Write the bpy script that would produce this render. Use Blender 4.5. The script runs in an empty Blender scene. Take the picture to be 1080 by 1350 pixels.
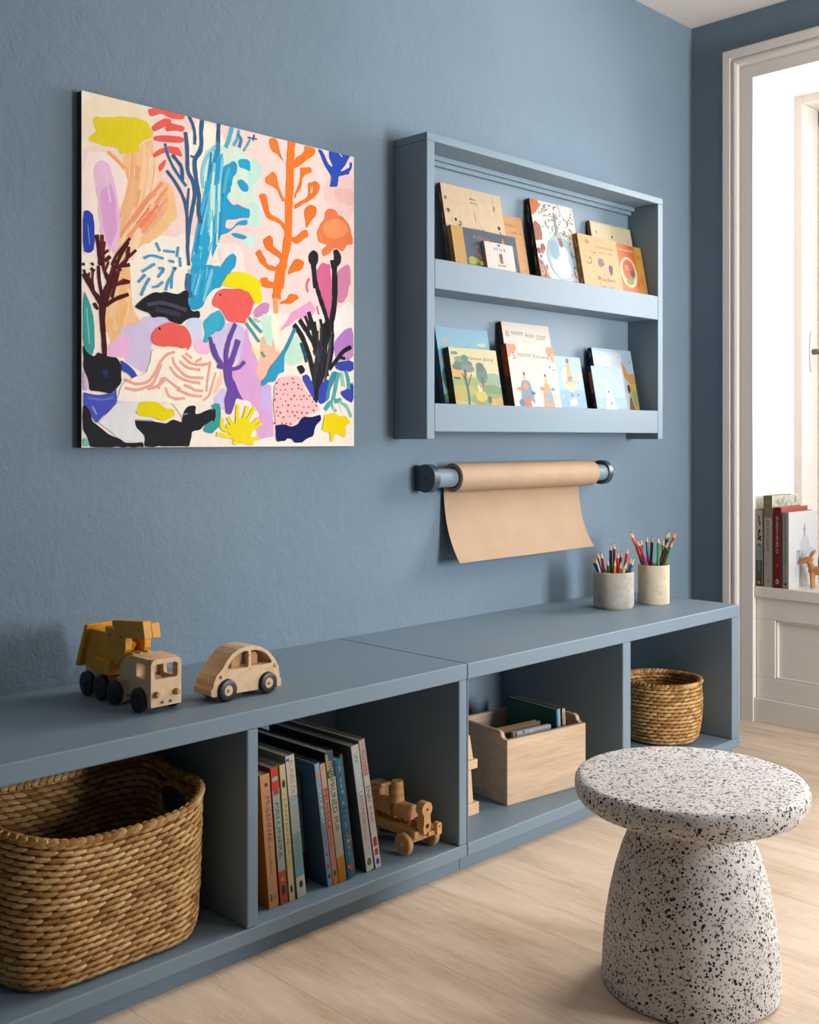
import bpy, math, random
from mathutils import Vector, Matrix
from mathutils.geometry import tessellate_polygon
SC = bpy.context.scene
COL = SC.collection
R = math.radians

# ------------------------------------------------------------------ camera
cd = bpy.data.cameras.new('camera'); cam = bpy.data.objects.new('camera', cd); COL.objects.link(cam)
cam.location = (0, -2.03, 0.952); cam.rotation_euler = (R(90), 0, R(-45))
cd.sensor_fit = 'HORIZONTAL'; cd.sensor_width = 36; cd.lens = 48
cd.shift_y = -96/1080; cd.clip_start = 0.05; cd.clip_end = 60
SC.camera = cam

# ------------------------------------------------------------------ light and exposure
SC.view_settings.view_transform = 'Standard'; SC.view_settings.look = 'None'
SC.view_settings.exposure = 0.20; SC.view_settings.gamma = 1.0
SC.view_settings.use_curve_mapping = False
wd = bpy.data.worlds.new('sky'); SC.world = wd; wd.use_nodes = True
wd.node_tree.nodes['Background'].inputs[0].default_value = (0.80, 0.90, 1.0, 1)
wd.node_tree.nodes['Background'].inputs[1].default_value = 0.35
def area_light(name, loc, rot, sx, sy, power, color):
    l = bpy.data.lights.new(name, 'AREA'); l.shape = 'RECTANGLE'; l.size = sx; l.size_y = sy
    l.energy = power; l.color = color
    o = bpy.data.objects.new(name, l); COL.objects.link(o); o.location = loc; o.rotation_euler = rot
    return o
XR = 3.444          # right wall plane
CEIL = 2.406
# daylight through the side window; the front lamp is added fill
area_light('daylight_side_window_inner', (XR+0.75, -0.95, 1.72), (0, R(82), 0), 1.45, 1.10, 82, (1.0, 0.975, 0.945))
area_light('daylight_side_window_outer', (XR+0.75, -2.05, 1.72), (0, R(82), 0), 1.45, 1.10, 22, (1.0, 0.975, 0.945))
area_light('added_front_fill', (2.90, -3.62, 1.02), (R(90), 0, 0), 0.95, 1.15, 112, (0.98, 0.985, 1.0))  # fill lamp added behind the viewer to brighten the right front

# ------------------------------------------------------------------ helpers
def lin(h):
    if not isinstance(h, str): return tuple(h)[:3]
    v = [int(h[i:i+2], 16)/255 for i in (0, 2, 4)]
    return tuple(c/12.92 if c <= 0.04045 else ((c+0.055)/1.055)**2.4 for c in v)

class N:
    """tiny node helper"""
    def __init__(s, name, rough=0.5, spec=0.5):
        s.m = bpy.data.materials.new(name); s.m.use_nodes = True
        s.t = s.m.node_tree; s.b = s.t.nodes['Principled BSDF']
        s.b.inputs['Roughness'].default_value = rough
        s.b.inputs['Specular IOR Level'].default_value = spec
    def new(s, t, **k):
        n = s.t.nodes.new(t)
        for a, v in k.items(): setattr(n, a, v)
        return n
    def link(s, a, b): s.t.links.new(a, b)
    def coord(s, scale=(1, 1, 1), kind='Object', rot=(0, 0, 0)):
        c = s.new('ShaderNodeTexCoord'); mp = s.new('ShaderNodeMapping')
        mp.inputs['Scale'].default_value = scale; mp.inputs['Rotation'].default_value = rot
        s.link(c.outputs[kind], mp.inputs[0]); return mp.outputs[0]
    def noise(s, vec, scale, detail=3, rough=0.5, dist=0.0):
        n = s.new('ShaderNodeTexNoise'); n.inputs['Scale'].default_value = scale
        n.inputs['Detail'].default_value = detail; n.inputs['Roughness'].default_value = rough
        n.inputs['Distortion'].default_value = dist
        if vec is not None: s.link(vec, n.inputs['Vector'])
        return n.outputs[0]
    def ramp(s, fac, stops, interp='LINEAR'):
        r = s.new('ShaderNodeValToRGB'); r.color_ramp.interpolation = interp
        e = r.color_ramp.elements
        while len(e) < len(stops): e.new(0.5)
        for i, (p, c) in enumerate(stops):
            e[i].position = p; c = lin(c) if not isinstance(c, (int, float)) else (c, c, c)
            e[i].color = (*c, 1)
        s.link(fac, r.inputs[0]); return r.outputs[0]
    def mix(s, fac, a, b, mode='MIX'):
        m = s.new('ShaderNodeMix', data_type='RGBA', blend_type=mode)
        for sock, v in ((m.inputs[0], fac), (m.inputs[6], a), (m.inputs[7], b)):
            if isinstance(v, (int, float)): sock.default_value = v
            elif isinstance(v, (tuple, str)): sock.default_value = (*lin(v), 1)
            else: s.link(v, sock)
        return m.outputs[2]
    def math(s, op, a, b=0.0, clamp=False):
        m = s.new('ShaderNodeMath', operation=op); m.use_clamp = clamp
        for i, v in ((0, a), (1, b)):
            if isinstance(v, (int, float)): m.inputs[i].default_value = v
            else: s.link(v, m.inputs[i])
        return m.outputs[0]
    def color(s, c):
        if isinstance(c, (tuple, str)): s.b.inputs['Base Color'].default_value = (*lin(c), 1)
        else: s.link(c, s.b.inputs['Base Color'])
        return s
    def bump(s, h, strength=0.3, dist=0.01):
        b = s.new('ShaderNodeBump'); b.inputs['Strength'].default_value = strength
        b.inputs['Distance'].default_value = dist
        s.link(h, b.inputs['Height']); s.link(b.outputs[0], s.b.inputs['Normal']); return s

def plain(name, c, rough=0.5, spec=0.5, var=0.06, scale=40, bump=0.0):
    n = N(name, rough, spec); v = n.coord(); no = n.noise(v, scale, 3)
    lo = tuple(x*(1-var) for x in lin(c)); hi = tuple(min(1, x*(1+var)) for x in lin(c))
    n.color(n.ramp(no, [(0.3, lo), (0.7, hi)]))
    if bump: n.bump(no, bump, 0.004)
    return n.m
def attr_mat(name, rough=0.5, spec=0.4, var=0.12, scale=60, stretch=(1, 1, 1), bump=0.0, gain=1.0):
    """colour of each face comes from the mesh's own paint attribute, with a little pigment mottling"""
    n = N(name, rough, spec); a = n.new('ShaderNodeAttribute'); a.attribute_name = 'paint'
    no = n.noise(n.coord(stretch), scale, 4, 0.6)
    g = n.ramp(no, [(0.3, gain*(1-var)), (0.7, gain)])
    n.color(n.mix(1.0, a.outputs[0], g, 'MULTIPLY'))
    if bump: n.bump(no, bump, 0.003)
    return n.m
def wood(name, c0, c1, axis=(1, 1, 1), rough=0.55, scale=18):
    n = N(name, rough, 0.35); v = n.coord(axis)
    no = n.noise(v, scale, 5, 0.6, 0.6); fine = n.noise(v, scale*5, 3, 0.6)
    f = n.math('ADD', n.math('MULTIPLY', no, 0.7), n.math('MULTIPLY', fine, 0.3))
    n.color(n.ramp(f, [(0.33, c0), (0.66, c1)])); n.bump(fine, 0.08, 0.002)
    return n.m

class MB:
    """collects polygons (with material slot and paint colour) and links them as ONE mesh object"""
    def __init__(s): s.v = []; s.f = []; s.mi = []; s.c = []; s.sm = []; s.M = None
    def at(s, m): s.M = m; return s
    def add(s, vs, fs, mi=0, c='ffffff', smooth=False):
        o = len(s.v); M = s.M
        for p in vs: s.v.append(tuple(M @ Vector(p)) if M else tuple(p))
        c = lin(c)
        for f in fs: s.f.append([i+o for i in f]); s.mi.append(mi); s.c.append(c); s.sm.append(smooth)
        return s
    def box(s, x0, y0, z0, x1, y1, z1, mi=0, c='ffffff'):
        v = [(x0,y0,z0),(x1,y0,z0),(x1,y1,z0),(x0,y1,z0),(x0,y0,z1),(x1,y0,z1),(x1,y1,z1),(x0,y1,z1)]
        f = [(0,3,2,1),(4,5,6,7),(0,1,5,4),(1,2,6,5),(2,3,7,6),(3,0,4,7)]
        return s.add(v, f, mi, c)
    def lathe(s, prof, n=32, axis='z', org=(0, 0, 0), mi=0, c='ffffff', smooth=True, closed=False):
        """prof: (radius, height) pairs turned round an axis through org; r = 0 ends are capped by a point"""
        vs = []; rows = []
        for r, h in prof:
            if r < 1e-6: rows.append([len(vs)]); pts = [(0, 0, h)]
            else:
                rows.append(list(range(len(vs), len(vs)+n)))
                pts = [(r*math.cos(2*math.pi*i/n), r*math.sin(2*math.pi*i/n), h) for i in range(n)]
            for x, y, z in pts:
                if axis == 'z': q = (x, y, z)
                elif axis == 'x': q = (z, x, y)
                else: q = (y, z, x)
                vs.append((q[0]+org[0], q[1]+org[1], q[2]+org[2]))
        fs = []
        pairs = list(zip(rows, rows[1:]))
        if closed: pairs.append((rows[-1], rows[0]))
        for a, b in pairs:
            for i in range(n):
                j = (i+1) % n
                if len(a) == 1 and len(b) == 1: continue
                if len(a) == 1: fs.append((a[0], b[j], b[i]))
                elif len(b) == 1: fs.append((a[i], a[j], b[0]))
                else: fs.append((a[i], a[j], b[j], b[i]))
        return s.add(vs, fs, mi, c, smooth)
    def cyl(s, r, h0, h1, axis='z', org=(0, 0, 0), n=28, mi=0, c='ffffff', bev=0.0):
        b = bev
        if b: p = [(0, h0), (r-b, h0), (r, h0+b), (r, h1-b), (r-b, h1), (0, h1)]
        else: p = [(0, h0), (r, h0), (r, h0), (r, h1), (r, h1), (0, h1)]
        vs = s
        return s.lathe(p, n, axis, org, mi, c, True)
    def prism(s, outer, t0, t1, axis='y', holes=(), mi=0, c='ffffff', smooth=False):
        """2-D outline (with holes) extruded from t0 to t1; axis y: (x,z), axis x: (y,z), axis z: (x,y)"""
        loops = [outer]+list(holes)
        def pt(q, t):
            if axis == 'y': return (q[0], t, q[1])
            if axis == 'x': return (t, q[0], q[1])
            return (q[0], q[1], t)
        flat = [q for l in loops for q in l]; n = len(flat)
        tri = tessellate_polygon([[Vector((q[0], q[1], 0)) for q in l] for l in loops]) if holes else None
        vs = [pt(q, t0) for q in flat]+[pt(q, t1) for q in flat]
        fs = []
        if tri:
            for t in tri: fs.append(tuple(t)); fs.append(tuple(i+n for i in reversed(t)))
        else:
            k = len(outer); fs.append(tuple(range(k))); fs.append(tuple(reversed(range(n, n+k))))
        o = 0
        for l in loops:
            k = len(l)
            for i in range(k):
                j = (i+1) % k; fs.append((o+i, o+j, o+j+n, o+i+n))
            o += k
        return s.add(vs, fs, mi, c, smooth)
    def tube(s, pts, r, n=8, mi=0, c='ffffff', closed=False, cap=True):
        """round bar along a polyline; r a number or a list"""
        P = [Vector(p) for p in pts]; k = len(P)
        rr = r if isinstance(r, (list, tuple)) else [r]*k
        vs = []; up = Vector((0, 0, 1)); prev = None
        for i in range(k):
            if closed: t = P[(i+1) % k]-P[i-1]
            else: t = P[min(i+1, k-1)]-P[max(i-1, 0)]
            t.normalize()
            if prev is None:
                a = t.cross(up)
                if a.length < 1e-3: a = t.cross(Vector((1, 0, 0)))
            else: a = prev-t*prev.dot(t)
            a.normalize(); prev = a; b = t.cross(a)
            for j in range(n):
                an = 2*math.pi*j/n; vs.append(P[i]+(a*math.cos(an)+b*math.sin(an))*rr[i])
        fs = []
        for i in range(k if closed else k-1):
            i2 = (i+1) % k
            for j in range(n):
                j2 = (j+1) % n; fs.append((i*n+j, i*n+j2, i2*n+j2, i2*n+j))
        if cap and not closed:
            fs.append(tuple(reversed(range(n)))); fs.append(tuple(range((k-1)*n, k*n)))
        return s.add(vs, fs, mi, c, True)
    def ell(s, ctr, ax, ay, az, n=8, m=5, mi=0, c='ffffff', sharp=1.0):
        """ellipsoid with half-axis vectors ax (long), ay, az"""
        C0 = Vector(ctr); ax, ay, az = Vector(ax), Vector(ay), Vector(az)
        vs = [C0-ax]; 
        for i in range(1, m):
            th = math.pi*i/m; q = math.sin(th)**sharp
            for j in range(n):
                an = 2*math.pi*j/n
                vs.append(C0-ax*math.cos(th)+ay*(q*math.cos(an))+az*(q*math.sin(an)))
        vs.append(C0+ax); fs = []
        for j in range(n):
            j2 = (j+1) % n
            fs.append((0, 1+j2, 1+j)); L = 1+(m-2)*n; fs.append((len(vs)-1, L+j, L+j2))
            for i in range(m-2):
                a = 1+i*n; fs.append((a+j, a+j2, a+n+j2, a+n+j))
        return s.add(vs, fs, mi, c, True)
    def build(s, name, mats, parent=None, bevel=0.0, seg=2, loc=None, angle=35, autosmooth=None):
        me = bpy.data.meshes.new(name); me.from_pydata(s.v, [], s.f)
        if not isinstance(mats, (list, tuple)): mats = [mats]
        for m in mats: me.materials.append(m)
        me.polygons.foreach_set('material_index', s.mi)
        me.polygons.foreach_set('use_smooth', s.sm)
        ca = me.color_attributes.new('paint', 'FLOAT_COLOR', 'CORNER'); buf = []
        for f, c in zip(s.f, s.c): buf.extend((c[0], c[1], c[2], 1.0)*len(f))
        ca.data.foreach_set('color', buf)
        me.validate(); me.update()
        fix_normals(me)
        o = bpy.data.objects.new(name, me); COL.objects.link(o)
        if parent is not None: o.parent = parent
        if loc: o.location = loc
        if bevel:
            b = o.modifiers.new('bevel', 'BEVEL'); b.width = bevel; b.segments = seg
            b.limit_method = 'ANGLE'; b.angle_limit = R(angle); b.harden_normals = False
        if any(s.sm):
            me.set_sharp_from_angle(angle=R(42))
        return o
import bmesh
def fix_normals(me):
    bm = bmesh.new(); bm.from_mesh(me); bmesh.ops.recalc_face_normals(bm, faces=bm.faces); bm.to_mesh(me); bm.free()

def thing(name, label, cat, loc=(0, 0, 0), rot=(0, 0, 0), group=None):
    o = bpy.data.objects.new(name, None); COL.objects.link(o); o.empty_display_size = 0.05
    o.location = loc; o.rotation_euler = rot
    return tag(o, label, cat, group)
def tag(o, label, cat, group=None):
    o['label'] = label; o['category'] = cat
    if group: o['group'] = group
    return o
def struct(o): o['kind'] = 'structure'; return o

# ------------------------------------------------------------------ materials
def wall_paint():
    n = N('blue_plaster', 0.75, 0.12); v = n.coord()
    fine = n.noise(v, 120, 6, 0.66, 0.3); mid = n.noise(v, 24, 5, 0.62, 0.6); big = n.noise(v, 2.2, 3)
    n.color(n.mix(n.ramp(big, [(0.3, 0.0), (0.7, 1.0)]), '6e808e', '758795'))
    h = n.math('ADD', n.math('MULTIPLY', fine, 0.42), mid)
    n.bump(h, 0.5, 0.006); return n.m
M_WALL = wall_paint()
def lacquer():
    n = N('blue_lacquer', 0.48, 0.2); v = n.coord()
    big = n.noise(v, 5, 3); fine = n.noise(v, 160, 2)
    n.color(n.mix(big, '728491', '788a97')); n.bump(fine, 0.03, 0.001); return n.m
M_BLUE = lacquer()
M_DARKMETAL = plain('dark_blue_metal', '34434f', 0.35, 0.6, 0.05)
def oak_floor():
    n = N('oak_planks', 0.42, 0.4)
    v = n.coord(rot=(0, 0, R(90)))
    br = n.new('ShaderNodeTexBrick'); br.offset = 0.37; br.inputs['Scale'].default_value = 1.0
    br.inputs['Brick Width'].default_value = 1.9; br.inputs['Row Height'].default_value = 0.24
    br.inputs['Mortar Size'].default_value = 0.0011; br.inputs['Mortar Smooth'].default_value = 0.2
    br.inputs['Color1'].default_value = (0.2, 0.2, 0.2, 1); br.inputs['Color2'].default_value = (0.9, 0.9, 0.9, 1)
    br.inputs['Mortar'].default_value = (0.5, 0.5, 0.5, 1)
    n.link(v, br.inputs['Vector'])
    cell = n.new('ShaderNodeSeparateColor'); n.link(br.outputs['Color'], cell.inputs[0])
    off = n.new('ShaderNodeCombineXYZ'); n.link(n.math('MULTIPLY', cell.outputs[0], 7.3), off.inputs[0]); n.link(n.math('MULTIPLY', cell.outputs[0], 3.1), off.inputs[1])
    c2 = n.coord((9.0, 0.75, 1))
    ad = n.new('ShaderNodeVectorMath', operation='ADD'); n.link(c2, ad.inputs[0]); n.link(off.outputs[0], ad.inputs[1])
    g = n.noise(ad.outputs[0], 1.6, 5, 0.62, 1.5)
    gr = n.new('ShaderNodeTexWave', wave_type='RINGS', rings_direction='X'); gr.inputs['Scale'].default_value = 0.9
    gr.inputs['Distortion'].default_value = 7.0; gr.inputs['Detail'].default_value = 3; gr.inputs['Detail Scale'].default_value = 1.2
    n.link(ad.outputs[0], gr.inputs['Vector'])
    pore = n.noise(n.coord((130, 9, 1)), 2.0, 4, 0.8)
    f = n.math('ADD', n.math('MULTIPLY', g, 0.40), n.math('ADD', n.math('MULTIPLY', gr.outputs[0], 0.10), n.math('MULTIPLY', pore, 0.50)))
    col = n.ramp(f, [(0.30, 'b3967c'), (0.43, 'd3b99e'), (0.58, 'e6cfb6'), (0.75, 'eddcc8')])
    tint = n.ramp(cell.outputs[0], [(0.0, 0.90), (1.0, 1.0)])
    col = n.mix(1.0, col, tint, 'MULTIPLY')
    col = n.mix(n.math('MULTIPLY', br.outputs['Fac'], 0.4), col, '8a6e56')
    n.color(col); n.bump(n.math('SUBTRACT', f, n.math('MULTIPLY', br.outputs['Fac'], 0.8)), 0.12, 0.004)
    return n.m
M_FLOOR = oak_floor()
M_CEIL = plain('ceiling_paint', 'e4dcd3', 0.8, 0.2, 0.02, 6)
M_CREAM = plain('cream_gloss_paint', 'dfd6cc', 0.36, 0.4, 0.02, 8)
M_WHITE = plain('white_reveal_paint', 'f3f0ea', 0.5, 0.3, 0.015, 8)
def terrazzo():
    n = N('terrazzo', 0.6, 0.3); v = n.coord()
    base = n.ramp(n.noise(v, 26, 4), [(0.3, 'd0cac5'), (0.7, 'e0dbd7')])
    warp = n.new('ShaderNodeVectorMath', operation='ADD')
    nn = n.new('ShaderNodeTexNoise'); nn.inputs['Scale'].default_value = 120; n.link(v, nn.inputs['Vector'])
    sc = n.new('ShaderNodeVectorMath', operation='SCALE'); sc.inputs['Scale'].default_value = 0.006
    n.link(nn.outputs['Color'], sc.inputs[0]); n.link(v, warp.inputs[0]); n.link(sc.outputs[0], warp.inputs[1])
    col = base
    for scale, thr, keep, c in ((180, 0.36, 0.34, '241f1d'), (300, 0.37, 0.30, '463e39'), (105, 0.24, 0.26, '1e1918'), (230, 0.36, 0.3, 'a0958e')):
        vo = n.new('ShaderNodeTexVoronoi'); vo.inputs['Scale'].default_value = scale; n.link(warp.outputs[0], vo.inputs['Vector'])
        sp = n.new('ShaderNodeSeparateColor'); n.link(vo.outputs['Color'], sp.inputs[0])
        size = n.math('MULTIPLY', n.math('ADD', sp.outputs[1], 0.55), thr)
        m = n.math('MULTIPLY', n.math('LESS_THAN', vo.outputs['Distance'], size), n.math('LESS_THAN', sp.outputs[0], keep))
        col = n.mix(m, col, c)
    n.color(col); n.bump(n.noise(v, 60, 4), 0.06, 0.003); return n.m
M_TERRAZZO = terrazzo()
M_PAINT = attr_mat('canvas_paint', 0.85, 0.10, 0.09, 45, (1, 1, 0.4), 0.05)
M_COVER = attr_mat('book_cover', 0.5, 0.22, 0.07, 55, gain=0.62)
M_PAGES = plain('book_pages', 'dfd3c0', 0.8, 0.2, 0.08, 90)
M_WICKER = attr_mat('seagrass', 0.55, 0.35, 0.35, 150, (1, 1, 1), 0.25)
M_WOOD = wood('light_beech', 'cda880', 'e0bf98', (6, 1, 6), 0.5, 9)
M_BOXWOOD = wood('box_oak_veneer', 'b89a7c', 'd8bda0', (1, 6, 12), 0.5, 5)
M_TOYWOOD = wood('honey_wood', 'b4824f', 'cfa06c', (5, 1, 5), 0.45, 10)
M_DEER = wood('warm_carved_wood', 'a06a38', 'bb8450', (5, 1, 5), 0.5, 10)
M_YELLOWWOOD = wood('yellow_stained_wood', 'c9850f', 'e0a226', (1, 5, 1), 0.45, 8)
M_BLACK = plain('black_rubber', '1b1b1d', 0.4, 0.5, 0.1)
M_DARK = plain('dark_inside', '2c1c10', 0.8, 0.1, 0.1)
M_KRAFT = plain('kraft_paper', 'aa8e72', 0.68, 0.25, 0.05, 14, 0.06)
M_BRASS = plain('aged_brass', '5c4a3a', 0.35, 0.6, 0.05)
M_PENCIL = attr_mat('pencil_lacquer', 0.35, 0.5, 0.05, 40)
def concrete(name, a, b, spots):
    n = N(name, 0.75, 0.2); v = n.coord()
    base = n.ramp(n.noise(v, 30, 5, 0.65), [(0.3, a), (0.7, b)])
    vo = n.new('ShaderNodeTexVoronoi'); vo.inputs['Scale'].default_value = 85; n.link(v, vo.inputs['Vector'])
    sp = n.new('ShaderNodeSeparateColor'); n.link(vo.outputs['Color'], sp.inputs[0])
    m = n.math('MULTIPLY', n.math('LESS_THAN', vo.outputs['Distance'], 0.16), n.math('LESS_THAN', sp.outputs[0], spots))
    n.color(n.mix(m, base, '6f665a')); n.bump(n.noise(v, 90, 4), 0.15, 0.003); return n.m
M_CONC = concrete('grey_concrete', '9d968c', 'b9b2a7', 0.3)
M_STONE = concrete('cream_stone', 'bdb097', 'cfc3ab', 0.10)
def thin_glass():
    m = bpy.data.materials.new('window_glass'); m.use_nodes = True; t = m.node_tree; t.nodes.clear()
    o = t.nodes.new('ShaderNodeOutputMaterial'); mx = t.nodes.new('ShaderNodeMixShader')
    tr = t.nodes.new('ShaderNodeBsdfTransparent'); gl = t.nodes.new('ShaderNodeBsdfGlossy'); gl.inputs['Roughness'].default_value = 0.02
    fr = t.nodes.new('ShaderNodeFresnel'); fr.inputs['IOR'].default_value = 1.45
    t.links.new(fr.outputs[0], mx.inputs[0]); t.links.new(tr.outputs[0], mx.inputs[1]); t.links.new(gl.outputs[0], mx.inputs[2])
    t.links.new(mx.outputs[0], o.inputs[0]); return m
M_GLASS = thin_glass()

# ------------------------------------------------------------------ room shell
XL, YF = -1.8, -2.9
m = MB().box(XL-0.1, YF-0.45, -0.1, XR+0.5, 0.1, 0); struct(m.build('floor', M_FLOOR))
m = MB().box(XL-0.1, YF-0.1, CEIL, XR+0.5, 0.1, CEIL+0.1); struct(m.build('ceiling', M_CEIL))
m = MB().box(XL-0.1, 0, 0, XR+0.5, 0.1, CEIL); struct(m.build('wall_back', M_WALL))
m = MB().box(XL-0.1, YF-0.1, 0, XL, 0, CEIL); struct(m.build('wall_left', M_WALL))
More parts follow.
